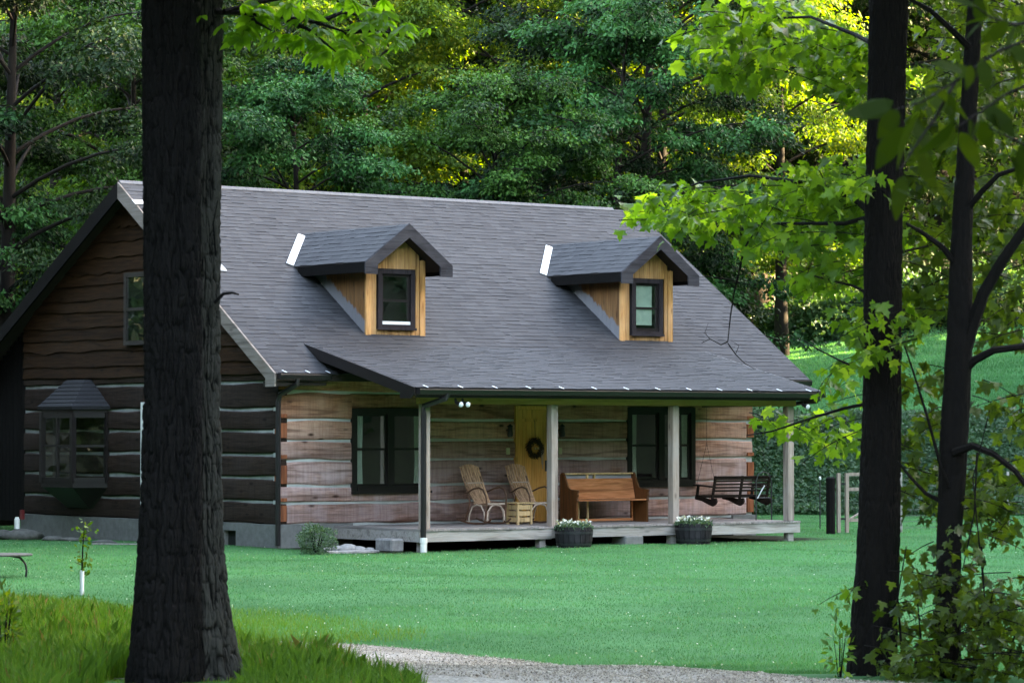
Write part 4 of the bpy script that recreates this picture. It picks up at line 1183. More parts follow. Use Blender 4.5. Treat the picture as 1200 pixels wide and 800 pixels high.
# ---- leaves in bulk
def leaf_cloud(name, pos, dr, nm, length, width, mat, shape, rnd, parent=None, fold=0.12, droop=0.0):
    """one leaf per row: dr = direction of the midrib, nm = rough normal; shape = outline (t along, s across)"""
    dr = dr / (np.linalg.norm(dr, axis=1, keepdims=True) + 1e-9)
    sd = np.cross(nm, dr); sd /= np.linalg.norm(sd, axis=1, keepdims=True) + 1e-9
    n2 = np.cross(dr, sd)
    shape = np.array(shape, float); K = len(shape)
    Lc = np.asarray(length)[:, None, None]; Wc = np.asarray(width)[:, None, None]
    t = shape[None, :, 0, None]; s = shape[None, :, 1, None]
    V = pos[:, None] + dr[:, None] * t * Lc + sd[:, None] * s * Wc + n2[:, None] * (np.abs(s) * fold * Wc - droop * t * t * Lc)
    n = len(pos)
    f = np.arange(n * K).reshape(n, K)
    return raw_mesh(name, V.reshape(-1, 3), f, K, mat, rnd, parent=parent)
DIAMOND = [(0, 0), (0.42, 0.5), (1, 0), (0.42, -0.5)]
OVATE = [(0, 0), (0.12, 0.30), (0.35, 0.5), (0.65, 0.40), (0.88, 0.16), (1, 0), (0.88, -0.16), (0.65, -0.40), (0.35, -0.5), (0.12, -0.30)]
BLADE = [(0, -0.5), (1, 0), (0, 0.5)]
_h_ = [(0.0, 0.02), (-0.06, 0.22), (0.06, 0.34), (0.10, 0.55), (0.24, 0.42), (0.30, 0.44), (0.52, 0.62), (0.52, 0.40), (0.50, 0.24), (0.56, 0.18), (0.74, 0.24), (0.80, 0.12), (1.0, 0.0)]
MAPLE = _h_ + [(a, -b) for a, b in _h_[-2::-1]]
def rdir(rg, n):
    v = rg.normal(size=(n, 3)); return v / np.linalg.norm(v, axis=1, keepdims=True)

# ---- half barrels with flowers
def planter(loc, label, seed):
    t = empty('barrel_planter', loc); rg = np.random.default_rng(seed)
    b = MB(); n = 20
    for k in range(n):
        a0 = 2 * math.pi * k / n + 0.012; a1 = 2 * math.pi * (k + 1) / n - 0.012
        pr = [(0.315, 0.0), (0.345, 0.13), (0.36, 0.27), (0.362, 0.40)]
        vs = []
        for r_, z in pr: vs += [(r_ * math.cos(a0), r_ * math.sin(a0), z), (r_ * math.cos(a1), r_ * math.sin(a1), z)]
        for r_, z in pr[::-1][:1]: vs += [((r_ - 0.025) * math.cos(a0), (r_ - 0.025) * math.sin(a0), z), ((r_ - 0.025) * math.cos(a1), (r_ - 0.025) * math.sin(a1), z)]
        vs += [((0.33) * math.cos(a0), (0.33) * math.sin(a0), 0.3), ((0.33) * math.cos(a1), (0.33) * math.sin(a1), 0.3)]
        b.add(vs, [(0, 1, 3, 2), (2, 3, 5, 4), (4, 5, 7, 6), (6, 7, 9, 8)])
    b.build('barrel', M['barrel'], t)
    for z in (0.05, 0.27): 
        h = MB(); r0 = np.interp(z, [0, 0.13, 0.27, 0.4], [0.315, 0.345, 0.36, 0.362]); r1 = np.interp(z + 0.045, [0, 0.13, 0.27, 0.4], [0.315, 0.345, 0.36, 0.362])
        h.lathe([(r0 - 0.01, 0), (r0 + 0.006, 0), (r1 + 0.006, 0.045), (r1 - 0.01, 0.045)], (0, 0, z), 36); h.build('hoop', M['metal'], t)
    s = MB(); s.lathe([(0.0, 0.0), (0.335, 0.0)], (0, 0, 0.345), 24); s.build('soil', M['soil'], t)
    nL = 900; a = rg.uniform(0, 6.28, nL); r_ = np.sqrt(rg.random(nL)) * 0.36
    pos = np.stack([r_ * np.cos(a), r_ * np.sin(a), 0.36 + rg.random(nL) * 0.13 * (1.1 - (r_ / 0.4) ** 2)], -1)
    dr = rdir(rg, nL) + np.stack([np.cos(a), np.sin(a), np.full(nL, 0.4)], -1) * 0.8
    leaf_cloud('leaves', pos, dr, rdir(rg, nL) + (0, 0, 1), rg.uniform(0.04, 0.075, nL), rg.uniform(0.02, 0.04, nL), M['leaf_shrub'], DIAMOND, rg.random(nL), t)
    nL = 90; a = rg.uniform(0, 6.28, nL); r_ = np.sqrt(rg.random(nL)) * 0.37
    pos = np.stack([r_ * np.cos(a), r_ * np.sin(a), 0.45 + rg.random(nL) * 0.08], -1)
    leaf_cloud('flowers', pos, rdir(rg, nL), rdir(rg, nL) + (0, 0, 1), np.full(nL, 0.045), np.full(nL, 0.045), M['petal'], OVATE, rg.random(nL), t)
    return tag(t, label, 'planter', 'half barrel planters at the porch edge')
planter((3.30, -0.42, -0.40), 'black half barrel of white flowers by the porch post next to the door', 1)
planter((6.28, -0.42, -0.385), 'black half barrel of white flowers at the porch edge, before the third post', 2)

# ---- step blocks and stones
def rock_mesh(rg, r, flat=0.6, n=8):
    m_ = MB(); vs = []; fs = []
    K = 10
    for i in range(n + 1):
        th = math.pi * i / n
        for k in range(K):
            a = 2 * math.pi * k / K
            p = np.array((math.sin(th) * math.cos(a), math.sin(th) * math.sin(a), math.cos(th)))
            q = 1 + 0.28 * float(vnoise(p[0] * 1.7 + rg, p[1] * 1.7, p[2] * 1.7, 3)) + 0.1 * float(vnoise(p[0] * 5 + rg, p[1] * 5, p[2] * 5, 3))
            vs.append(p * q * np.array(r))
    for i in range(n):
        for k in range(K):
            k2 = (k + 1) % K; fs.append((i * K + k, (i + 1) * K + k, (i + 1) * K + k2, i * K + k2))
    m_.add(vs, fs); return m_
def block(loc, label, L, rz, name='concrete_block'):
    m_ = MB(); prof = [(-0.15, 0.0), (-0.16, 0.14), (-0.12, 0.22), (0.0, 0.245), (0.12, 0.22), (0.16, 0.14), (0.15, 0.0)]
    m_.prism([(0, y, z) for y, z in prof], (L, 0, 0))
    o = m_.build(name, M['stone'], bevel=0.01); place(o, loc); o.rotation_euler = (0, 0, rz)
    return tag(o, label, 'block')
bx = MB(); bx.box((0, 0, 0), (0.30, 0.52, 0.25)); bx = bx.build('stone_block', M['stone'], bevel=0.03); place(bx, (-0.47, 0.22, -0.42)); tag(bx, 'grey rounded stone block on the grass left of the white drain pipe', 'block')
bx = MB(); bx.box((0, 0, 0), (0.46, 0.44, 0.2)); bx = bx.build('concrete_block', M['concrete'], bevel=0.02); place(bx, (4.86, -0.06, -0.42)); tag(bx, 'pale concrete block under the porch edge between the two barrel planters', 'block')
for k, (px, py, rr, dx) in enumerate(((381, 637, 0.10, 0), (396, 636, 0.12, 0.1), (408, 633, 0.16, 0.2), (421, 638, 0.12, -0.1), (433, 640, 0.09, 0))):
    p = on(px, py, 'z', -0.40)
    p = at(px, py, 58.5 + 0.0)
    x, y = p[0], p[1]
    o = rock_mesh(k * 3.1, (rr * 1.2, rr, rr * 0.62)).build('rock', M['palestone'], smooth=True)
    place(o, (x, y, float(ground(x, y)) + rr * 0.22))
    tag(o, ['small pale rock next to the round shrub', 'pale rock beside the small one near the shrub', 'largest pale rock in the heap by the porch side', 'pale rock just right of the largest in the heap', 'small pale rock nearest to the grey stone block'][k], 'rock', 'pale rocks by the left end of the porch')
slb = MB(); slb.prism([(0, 0, 0), (0.9, -0.1, 0), (1.3, 0.15, 0), (0.9, 0.4, 0), (0.1, 0.35, 0)], (0, 0, 0.05)); slb = slb.build('flagstone', M['palestone'], bevel=0.01)
p = at(385, 642, 57.6); place(slb, (p[0], p[1], float(ground(p[0], p[1])) - 0.01)); tag(slb, 'flat pale flagstone in the grass in front of the rock heap', 'flagstone')

M['darkstone'] = plain('dark_grey_stone', (0.07, 0.07, 0.06), 0.9, 0.4, 9, bmp=0.5)  # darker grey than the other stones, tone varied by noise
# stones, slab and small things along the gable wall
for k, (px, py, d, rx, rz_, nm, lab) in enumerate(((26, 610, 64.5, 0.45, 0.13, 'stone_slab', 'long grey stone slab by the dark end of the gable wall'), (62, 616, 63.6, 0.22, 0.05, 'flat_rock', 'flat grey rock right of the stone slab by the gable wall'), (85, 619, 63.0, 0.28, 0.03, 'flat_rock', 'thin flat grey rock under the bay window'), (122, 619, 62.2, 0.25, 0.03, 'flat_rock', 'flat dark rock between the bay window and the trunk'), (4, 604, 66, 0.22, 0.1, 'flat_rock', 'grey rock at the left edge of the yard by the dark wall'))):
    p = at(px, py, d); g = float(ground(p[0], p[1]))
    o = rock_mesh(k * 5.3 + 2, (rx, rx * 0.6, rz_ + 0.03)).build(nm, M['darkstone'], smooth=True)
    place(o, (p[0], p[1], g + rz_ * 0.5)); o.rotation_euler = (0, 0, PSI + 1.57); tag(o, lab, 'rock')
p = at(20, 603, 64.6)
c = MB(); c.lathe([(0, 0), (0.055, 0), (0.055, 0.2), (0.04, 0.215), (0.04, 0.24), (0, 0.24)], (0, 0, 0), 14); c = c.build('white_canister', M['pale'], smooth=False); place(c, (p[0], p[1], float(ground(p[0], p[1])) + 0.22)); tag(c, 'small white canister standing on the stone slab', 'canister')
c = MB(); p = on(26, 598, 'x', XL - 0.12); c.box((-0.03, -0.05, 0), (0.03, 0.05, 0.2)); c = c.build('red_tin', plain('dull_red_paint', (0.22, 0.03, 0.03), 0.5, 0.2)); place(c, (p[0], p[1], -0.06)); tag(c, 'small dull red box on the ledge by the dark wall end', 'box')
lg_ = MB(); pts = [at(px, py, 61.0) for px, py in ((108, 638), (122, 635), (140, 634), (166, 634))]
lg_.tube([(q[0], q[1], float(ground(q[0], q[1])) + 0.015) for q in pts], 0.017, 7); tag(lg_.build('fallen_branch', M['deck']), 'pale thin branch lying on the grass left of the big trunk', 'branch')

# round garden seat at the far left edge
t = empty('garden_table', at(3, 648, 47.5)); gz0 = float(ground(t.location[0], t.location[1])); t.location[2] = gz0
s = MB(); s.lathe([(0, 0.0), (0.44, 0.0), (0.45, 0.012), (0.44, 0.028), (0, 0.03)], (0, 0, 0.32), 30); s.build('tabletop', M['darkstone'], t)
for a in (0.3, 2.4, 4.5):
    l = MB(); c_, s_ = math.cos(a - PSI), math.sin(a - PSI)
    l.tube([(c_ * r_, s_ * r_, z_) for r_, z_ in ((0.12, 0.32), (0.26, 0.29), (0.34, 0.2), (0.36, 0.1), (0.35, 0.0))], 0.018, 7); l.build('leg', M['metal'], t)
tag(t, 'low round garden table with curved black iron legs at the left edge of the lawn', 'garden table')

# gate, posts
def yard_gate():
    a = at(975, 625, 68.0); b = at(1052, 621, 68.6)
    a[2] = float(ground(a[0], a[1])); b[2] = float(ground(b[0], b[1]))
    ln = np.linalg.norm((b - a)[:2]); rz = math.atan2(b[1] - a[1], b[0] - a[0])
    t = empty('yard_gate', (a[0], a[1], a[2]), rz)
    for x in (0.16, 0.36, ln):
        s = MB(); s.box((x - 0.035, -0.035, 0.03), (x + 0.035, 0.035, 1.30)); s.build('gate_stile', M['gate'], t)
    for z in (0.26, 0.92, 1.24):
        s = MB(); s.box((0.396, -0.022, z), (ln - 0.036, 0.022, z + 0.07)); s.build('gate_rail', M['gate'], t)
    s = MB(); s.bar((0.40, 0, 0.30), (ln - 0.1, 0, 0.88), 0.03, 0.07, up=(0, 1, 0)); s.build('gate_brace', M['gate'], t)
    s = MB(); s.box((0.196, -0.008, 0.30), (0.324, 0.008, 0.34)); s.box((0.196, -0.008, 1.05), (0.324, 0.008, 1.09)); s.build('hinge', M['metal'], t)
    tag(t, 'pale wooden yard gate with a diagonal brace, right of the house', 'gate')
    g = MB(); g.lathe([(0, 0), (0.10, 0), (0.095, 0.6), (0.10, 1.22), (0.07, 1.25), (0, 1.25)], (0, 0, 0), 10)
    g = g.build('fence_post', M['bark_smooth']); place(g, (a[0] - 0.03 * math.cos(rz), a[1] - 0.03 * math.sin(rz), a[2] - 0.03)); tag(g, 'dark round wooden post at the hinge side of the pale gate', 'post')
yard_gate()
p = at(961, 598, 72); g = MB(); g.tube([(0, 0, 0), (0, 0, 1.12)], 0.014, 6)
t = g.build('garden_stake', M['metal']); place(t, (p[0], p[1], float(ground(p[0], p[1])))); tag(t, 'thin dark stake with a white cap between the porch and the gate', 'stake')
g = MB(); g.lathe([(0, -0.02), (0.028, 0), (0.028, 0.05), (0, 0.07)], (0, 0, 1.12), 8); g.build('cap', M['white'], t)
# wire fence on thin posts, running right from the gate and left behind the porch
def wire_fence():
    P0, P1 = at(1056, 620, 69.0), at(1300, 612, 73.0)
    t = empty('wire_fence', (P0[0], P0[1], float(ground(P0[0], P0[1]))))
    o0 = np.array(t.location)
    n = 4
    ps_ = []
    for k in range(n + 1):
        p = P0 + (P1 - P0) * k / n; p[2] = float(ground(p[0], p[1])); ps_.append(p - o0)
        f = MB(); f.tube([ps_[-1], ps_[-1] + (0, 0, 1.3)], 0.03, 6); f.build('fence_post', M['rim'], t)
    w = MB()
    for z in np.arange(0.1, 1.25, 0.13):
        w.tube([q + (0, 0, z) for q in ps_], 0.0035, 4, cap=False)
    w.build('wire', M['metal'], t)
    tag(t, 'thin wire fence on slim posts right of the gate, before the green bank', 'fence')
wire_fence()
# ================================================================ trees
def limb_path(rg, p0, az, L, rise, droop, n=7, wob=0.06):
    pts = [np.array(p0, float)]
    for i in range(1, n):
        t = i / (n - 1)
        r_ = L * t; z = rise * L * t - droop * L * t * t
        a = az + wob * math.sin(3.1 * t + az * 7)
        pts.append(np.array(p0) + np.array((math.cos(a) * r_, math.sin(a) * r_, z)))
    return pts

def tree_proto(kind, seed, H, rad, zb, mat, n_limb, pads, leaves, leaf_l, leaf_w, trunk_r, bark, umbrella=0.35, pad_r=1.0):
    """a trunk mesh with limbs and a crown of leaves gathered in drooping sprays"""
    rg = np.random.default_rng(seed); rp = random.Random(seed)
    tr = MB()
    lean = (rg.uniform(-0.3, 0.3), rg.uniform(-0.3, 0.3))
    tp = [np.array((lean[0] * (k / 8) ** 2 * 2, lean[1] * (k / 8) ** 2 * 2, H * 0.93 * k / 8)) for k in range(9)]
    tp[0] = np.array((0, 0, -0.6))
    tr.tube(tp, [trunk_r * (1.35 if k == 0 else 1.0 - 0.11 * k) for k in range(9)], 10)
    P, D, N, Lr = [], [], [], []
    for i in range(n_limb):
        t = (i + rg.random()) / n_limb
        z0 = zb + (H * 0.9 - zb) * t
        k = z0 / (H * 0.93) * 8; k0 = int(min(7, k)); p0 = tp[k0] * (1 - (k - k0)) + tp[k0 + 1] * (k - k0)
        prof = math.sin(math.pi * (0.18 + 0.80 * t)) ** 0.7
        L = rad * prof * rg.uniform(0.7, 1.12)
        az = i * 2.399 + rg.uniform(-0.5, 0.5)
        pts = limb_path(rg, p0, az, L, rg.uniform(0.25, 0.6) + 0.5 * t, rg.uniform(0.25, 0.5))
        r0 = trunk_r * 0.27 * (1 - 0.6 * t)
        tr.tube(pts, [r0 * (1 - 0.85 * j / 6) + 0.006 for j in range(7)], 5, cap=False)
        for j in range(pads):
            s = rg.uniform(0.38, 1.04); q = s * 6; q0 = int(min(5, q)); c = pts[q0] * (1 - (q - q0)) + pts[q0 + 1] * (q - q0)
            off = rg.normal(size=3) * (0.42, 0.42, 0.24) * (0.35 + 0.65 * s) * rad * 0.22
            c2 = c + off
            tr.tube([c, (c + c2) / 2 + (0, 0, 0.06), c2], [0.018, 0.012, 0.005], 4, cap=False)
            rpd = pad_r * rg.uniform(0.6, 1.2); n = int(leaves * (rpd / pad_r) ** 2)
            a = rg.uniform(0, 2 * math.pi, n); rr = np.sqrt(rg.random(n))
            # fingers: the spray is ragged at the rim
            fing = 0.72 + 0.28 * np.sin(a * rg.integers(4, 8) + rg.uniform(0, 6))
            x = np.cos(a) * rr * rpd * fing; y = np.sin(a) * rr * rpd * fing
            z = -umbrella * rr ** 2 * rpd + rg.normal(size=n) * 0.11 * pad_r
            out = np.array((math.cos(az), math.sin(az), 0.0))
            pos = c2 + np.stack([x, y, z], -1) + out * (rr * rpd * 0.25)[:, None] - np.array((0, 0, 0.12)) * ((x * out[0] + y * out[1]) > 0)[:, None]
            dv = np.stack([np.cos(a), np.sin(a), -0.35 - 0.4 * rr], -1) + rg.normal(size=(n, 3)) * 0.7 + out * 0.3
            nv = np.stack([np.cos(a) * rr * 0.7, np.sin(a) * rr * 0.7, np.full(n, 0.9)], -1) + rg.normal(size=(n, 3)) * 0.62
            P.append(pos); D.append(dv); N.append(nv); Lr.append(np.clip(rg.normal(0.12 + 0.85 * rg.random(), 0.2, n), 0, 1))
    P = np.concatenate(P); D = np.concatenate(D); N = np.concatenate(N); Lr = np.concatenate(Lr)
    n = len(P)
    t = empty(kind)
    cr = leaf_cloud('crown', P, D, N, rg.uniform(0.75, 1.25, n) * leaf_l, rg.uniform(0.8, 1.2, n) * leaf_w, mat, DIAMOND, Lr, t, droop=0.15)
    tr.build('trunk', bark, t, smooth=True)
    return t, n

protos = {}
protos['walnut'] = tree_proto('walnut_tree', 1, 15.0, 5.2, 2.2, M['leaf_bluegreen'], 40, 8, 250, 0.15, 0.085, 0.22, M['bark_far'], 0.30, 0.85)[0]
protos['walnut2'] = tree_proto('walnut_tree', 2, 16.5, 5.6, 2.6, M['leaf_mix'], 42, 8, 240, 0.145, 0.09, 0.24, M['bark_far'], 0.25, 0.9)[0]
protos['oak'] = tree_proto('oak_tree', 3, 17.0, 5.4, 2.2, M['leaf_dark'], 44, 7, 260, 0.15, 0.085, 0.3, M['bark_far'], 0.25, 1.0)[0]
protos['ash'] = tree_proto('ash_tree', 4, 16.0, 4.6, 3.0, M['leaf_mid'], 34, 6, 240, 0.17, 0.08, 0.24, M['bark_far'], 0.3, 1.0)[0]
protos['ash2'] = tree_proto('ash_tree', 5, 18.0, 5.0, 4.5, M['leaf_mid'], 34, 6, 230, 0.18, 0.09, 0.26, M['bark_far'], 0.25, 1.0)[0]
used = {}
def plant(kind, u, d, sc, rz, label, group=None, cat='tree', dz=0.0, name=None, zs=1.0):
    base = protos[kind]
    o = base if kind not in used else copy_tree(base)
    used[kind] = 1
    x, y = uvxy(u, d)
    o.location = (float(x), float(y), float(ground(x, y)) + dz); o.rotation_euler = (0, 0, rz); o.scale = (sc, sc, sc * zs)
    if 'group' in o: del o['group']
    tag(o, label, cat, group)
    return o
G1 = 'blue-green trees close behind the house'
# first row, shading the roof from behind; u is metres right of the view axis, d metres away
row1 = [
 ('walnut', -5.2, 79.0, 0.82, 0.3, 'blue-green drooping walnut tree behind the roof above the left dormer'),
 ('walnut2', -0.6, 80.5, 0.74, 1.9, 'blue-green drooping walnut tree rising behind the ridge between the dormers'),
 ('walnut', 2.6, 84.5, 0.95, 4.0, 'tall blue-green tree behind the ridge, left of the right dormer'),
 ('oak', 3.6, 88.5, 0.9, 2.2, 'dark leafy tree behind the right end of the ridge'),
 ('walnut2', -9.6, 80.0, 0.9, 3.3, 'blue-green tree behind the gable peak, beside the big foreground trunk'),
 ('oak', -11.8, 74.0, 0.92, 0.9, 'dense dark tree at the rear left corner of the house'),
 ('walnut', -15.6, 75.0, 0.95, 5.1, 'large dark walnut tree filling the upper left edge behind the gable'),
 ('oak', -10.4, 86.0, 1.0, 4.4, 'dark tree showing between the left edge trees over the gable'),
]
for r_ in row1: plant(*r_)
GB = 'sunlit trees on the slope behind'
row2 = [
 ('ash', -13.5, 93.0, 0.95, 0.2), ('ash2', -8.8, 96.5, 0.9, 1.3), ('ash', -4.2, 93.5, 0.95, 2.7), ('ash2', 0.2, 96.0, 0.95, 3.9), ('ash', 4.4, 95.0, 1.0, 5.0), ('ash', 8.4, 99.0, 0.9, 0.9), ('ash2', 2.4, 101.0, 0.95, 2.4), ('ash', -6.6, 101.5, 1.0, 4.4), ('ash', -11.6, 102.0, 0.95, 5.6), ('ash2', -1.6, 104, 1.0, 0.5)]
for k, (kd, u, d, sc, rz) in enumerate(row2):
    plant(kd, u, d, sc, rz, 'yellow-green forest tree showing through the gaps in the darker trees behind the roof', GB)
GC = 'dark trees deep in the wood'
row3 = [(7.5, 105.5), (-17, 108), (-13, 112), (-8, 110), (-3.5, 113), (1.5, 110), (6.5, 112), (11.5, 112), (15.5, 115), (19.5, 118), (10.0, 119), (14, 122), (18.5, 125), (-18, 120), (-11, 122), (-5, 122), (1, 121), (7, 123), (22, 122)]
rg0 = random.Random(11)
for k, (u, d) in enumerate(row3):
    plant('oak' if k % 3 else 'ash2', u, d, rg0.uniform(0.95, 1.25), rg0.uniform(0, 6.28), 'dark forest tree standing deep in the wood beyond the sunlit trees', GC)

# far wood as one mass: coarse leaf sprays over the slope, and on the unseen hills added right and left to block light
def far_wood(name, spots, seed, label, leaf=0.34, per=2600):
    rg = np.random.default_rng(seed); P, D, N, Rr = [], [], [], []
    for (u, d, r_, h) in spots:
        x, y = uvxy(u, d); z0 = float(ground(x, y))
        v = rdir(rg, per); rad = rg.uniform(0.72, 1.0, per) ** 0.6
        lob = 1 + 0.25 * np.sin(v[:, 0] * 5 + u) * np.cos(v[:, 2] * 6 + d)
        p = v * (rad * lob)[:, None] * np.array((r_, r_, h * 0.5)) + np.array((x, y, z0 + h * 0.52))
        P.append(p); D.append(rdir(rg, per) + (0, 0, -0.4)); N.append(v + rdir(rg, per) * 0.6 + (0, 0, 0.5)); Rr.append(rg.random(per))
    P = np.concatenate(P); n = len(P)
    o = leaf_cloud(name, P, np.concatenate(D), np.concatenate(N), rg.uniform(0.7, 1.3, n) * leaf, rg.uniform(0.7, 1.3, n) * leaf * 0.6, M['leaf_dark'], DIAMOND, np.concatenate(Rr), fold=0.2)
    tag(o, label, 'wood', kind='stuff'); return o
rg1 = random.Random(5)
spots = [(u + rg1.uniform(-1.5, 1.5), d + rg1.uniform(-2, 2), rg1.uniform(3.2, 4.5), rg1.uniform(11, 16)) for d in (126, 133, 141, 150) for u in np.arange(-27, 28, 5.2)]
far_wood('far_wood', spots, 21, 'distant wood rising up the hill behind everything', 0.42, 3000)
spots = [(u + rg1.uniform(-1.5, 1.5), d + rg1.uniform(-2, 2), rg1.uniform(4, 5.2), rg1.uniform(12, 16)) for d in np.arange(26, 96, 8.5) for u in (27, 36, 45)] + [(21.8, 100.5, 3.6, 11), (22.8, 95.5, 3.8, 13)]  # last clumps added out of view to shade the slope and its shrubs
far_wood('side_wood', spots, 22, 'wood on the unseen sun-blocking hill added to the right of the clearing', 0.55, 1700)
spots = [(-0.165 * d - 5.7, d, 2.9, 12) for d in (40, 46, 52, 58, 64)] + [(-0.165 * d - 6.8 + rg1.uniform(-0.8, 0.8) - k * 6.5, d, rg1.uniform(3.8, 4.4), rg1.uniform(13, 17)) for d in np.arange(22, 74, 5.2) for k in (0, 1, 2)]
far_wood('left_wood', spots, 23, 'dark wood to the left of the house and the foreground trunk', 0.45, 2600)

spots = [(u + rg1.uniform(-1, 1), d + rg1.uniform(-1, 1), 4.0, rg1.uniform(13, 16)) for d in (-14, -7) for u in np.arange(-24, 25, 6.0)] + [(s * (7.5 + 0.17 * d + k * 6), d, 3.8, rg1.uniform(12, 15)) for s in (-1, 1) for d in (-1, 6, 13) for k in (0, 1)] + [(-8.4 - 0.06 * (d - 18), d, 3.1, 15) for d in (17, 22, 27, 32)] + [(8.5 + 4.2 + k * 6, d, 3.8, 14) for d in (19, 25) for k in (0, 1)]
far_wood('near_wood', spots, 24, 'wood around and behind the viewpoint', 0.4, 2200)
# ---------------------------------------------------------------- foreground trees
def big_trunk(name, pts, rad, mat, parent, seed, nseg=900, nr=260, amp=0.02, vert=9.0, flare=None):
    pts = np.array(pts, float); L = np.concatenate([[0], np.cumsum(np.linalg.norm(np.diff(pts, axis=0), axis=1))])
    s = np.linspace(0, L[-1], nseg)
    C_ = np.stack([np.interp(s, L, pts[:, i]) for i in range(3)], -1)
    for i in range(3):
        k = np.ones(41) / 41; C_[:, i] = np.convolve(np.pad(C_[:, i], 20, 'edge'), k, 'valid')
    Rr = np.interp(s, L, rad)
    a = np.linspace(0, 2 * np.pi, nr, endpoint=False)
    A, S = np.meshgrid(a, s)
    ca, sa = np.cos(A), np.sin(A)
    r_ = Rr[:, None] * (1 + 0.06 * np.sin(2 * A + 1 + S * 0.3) + 0.04 * np.sin(3 * A + S * 0.7 + seed))
    if flare is not None:
        g = np.exp(-np.clip(S, 0, None) / flare[0])
        r_ = r_ * (1 + g * (flare[1] + flare[2] * np.maximum(0, np.sin(A * 4 + seed)) ** 1.5))
    # furrowed bark: ridges long in the vertical
    x, y = ca * Rr.mean() * vert, sa * Rr.mean() * vert
    warp = fbm(x * 0.8, y * 0.8, S * 1.5, seed + 5, 3) * 0.8
    n1 = np.clip(np.abs(vnoise((x + warp * 0.6) * 3.2, (y + warp * 0.6) * 3.2, S * 5.5, seed)) * 2.8, 0, 1) ** 0.7 * 2 - 1
    n2 = np.clip(np.abs(vnoise(x * 7.5 + warp, y * 7.5, S * 15.0, seed + 2)) * 3, 0, 1) * 2 - 1
    n3 = fbm(x * 13, y * 13, S * 30, seed + 3, 2)
    r_ = r_ + amp * (n1 * 0.9 + n2 * 0.5 + n3 * 0.35)
    V = np.stack([C_[:, 0, None] + ca * r_, C_[:, 1, None] + sa * r_, C_[:, 2, None] + 0 * r_], -1)
    i = np.arange(nseg - 1)[:, None] * nr; k = np.arange(nr)[None]; k2 = (k + 1) % nr
    f = np.stack([i + k, i + k2, i + nr + k2, i + nr + k], -1).reshape(-1, 4)
    pl = np.clip(0.5 + 0.32 * n1 + 0.22 * n2 + 0.12 * n3, 0, 1)
    return raw_mesh(name, V.reshape(-1, 3), f, 4, mat, rnd=pl[:-1].reshape(-1), smooth=True, parent=parent)

def gz_at(p): return float(ground(p[0], p[1]))
def upward(pts_px, d, dtop=None, extra=4.5):
    """trunk axis through photo points (bottom first) standing at distance d; grows on above the frame"""
    P_ = [at(px, py, d) for px, py in pts_px]
    top = P_[-1] + (P_[-1] - P_[-2]) / np.linalg.norm(P_[-1] - P_[-2]) * extra
    b = P_[0].copy(); b[2] = gz_at(b) - 0.25
    return [b] + P_ + [top]

# undergrowth over the forest floor
rg = np.random.default_rng(41); n = 90000
d = 101.5 + 26 * rg.random(n) ** 1.3; u = rg.uniform(-22, 24, n); x, y = uvxy(u, d)
hh = 0.1 + 1.1 * (fbm(x * 0.5, y * 0.5, 0, 16, 3) * 0.5 + 0.5) * rg.random(n)
tag(leaf_cloud('undergrowth', np.stack([x, y, ground(x, y) + hh], -1), rdir(rg, n), rdir(rg, n) * 0.7 + (0, 0, 1), rg.uniform(0.12, 0.26, n), rg.uniform(0.08, 0.16, n), M['leaf_dark'], DIAMOND, rg.random(n)), 'leafy undergrowth on the dark forest floor', 'undergrowth', kind='stuff')
# the big twin-stemmed tree on the left
tw = empty('twin_stem_tree'); tag(tw, 'big dark twin-stemmed tree with furrowed bark in front of the left of the house', 'tree')
D1 = 23.0
ax1 = upward([(192, 798), (198, 640), (203, 450), (203, 250), (202, 0)], D1)
o0 = ax1[0].copy(); tw.location = o0
def rel(a, o): return [np.array(p) - o for p in a]
big_trunk('trunk', rel(ax1, o0), [0.25, 0.235, 0.208, 0.188, 0.186, 0.188, 0.18], M['bark'], tw, 3, flare=(0.4, 0.10, 0.28), amp=0.012, vert=10)
ax2 = upward([(246, 798), (240, 640), (238, 450), (239, 250), (242, 0)], D1 + 0.28)
big_trunk('trunk', rel(ax2, o0), [0.22, 0.18, 0.115, 0.10, 0.10, 0.104, 0.10], M['bark_grey'], tw, 8, flare=(0.4, 0.25, 0.75), amp=0.014, vert=10)
tb = MB()
for pts, r0 in (([(251, 355), (262, 344), (272, 343), (280, 345)], 0.016), ([(253, 300), (250, 262), (255, 235)], 0.008)):
    q = [at(px, py, D1 + 0.1) - o0 for px, py in pts]; tb.tube(q, [r0 * (1 - 0.8 * k / len(q)) for k in range(len(q))], 5)
tb.build('broken_twig', M['bark'], tw)
# branch with palmate leaves, top left
def twig_px(mb, pts, d0, d1, r0, r1, o):
    n = len(pts); P_ = [at(px, py, d0 + (d1 - d0) * k / (n - 1)) - o for k, (px, py) in enumerate(pts)]
    mb.tube(P_, [r0 + (r1 - r0) * k / (n - 1) for k in range(n)], 6)
    return [p + o for p in P_]
def along(P_, t):
    k = t * (len(P_) - 1); k0 = int(min(len(P_) - 2, k)); return P_[k0] * (1 - (k - k0)) + P_[k0 + 1] * (k - k0)
rgb = np.random.default_rng(77)
br = MB(); PL = []
for pts, a, b in (([(252, 14), (290, 16), (330, 20), (372, 27), (405, 38), (430, 52)], 23.1, 23.6), ([(330, 22), (360, 34), (395, 62)], 23.3, 23.0), ([(290, 16), (300, 26), (318, 36)], 23.2, 22.9), ([(405, 38), (440, 36), (470, 40)], 23.5, 24.0), ([(262, 14), (300, 4), (350, -6), (400, 2), (440, 8)], 23.1, 24.2), ([(372, 27), (400, 15), (440, 20)], 23.4, 23.9)):
    PL.append(twig_px(br, pts, a, b, 0.022, 0.005, o0))
br.build('branch', M['bark_smooth'], tw)
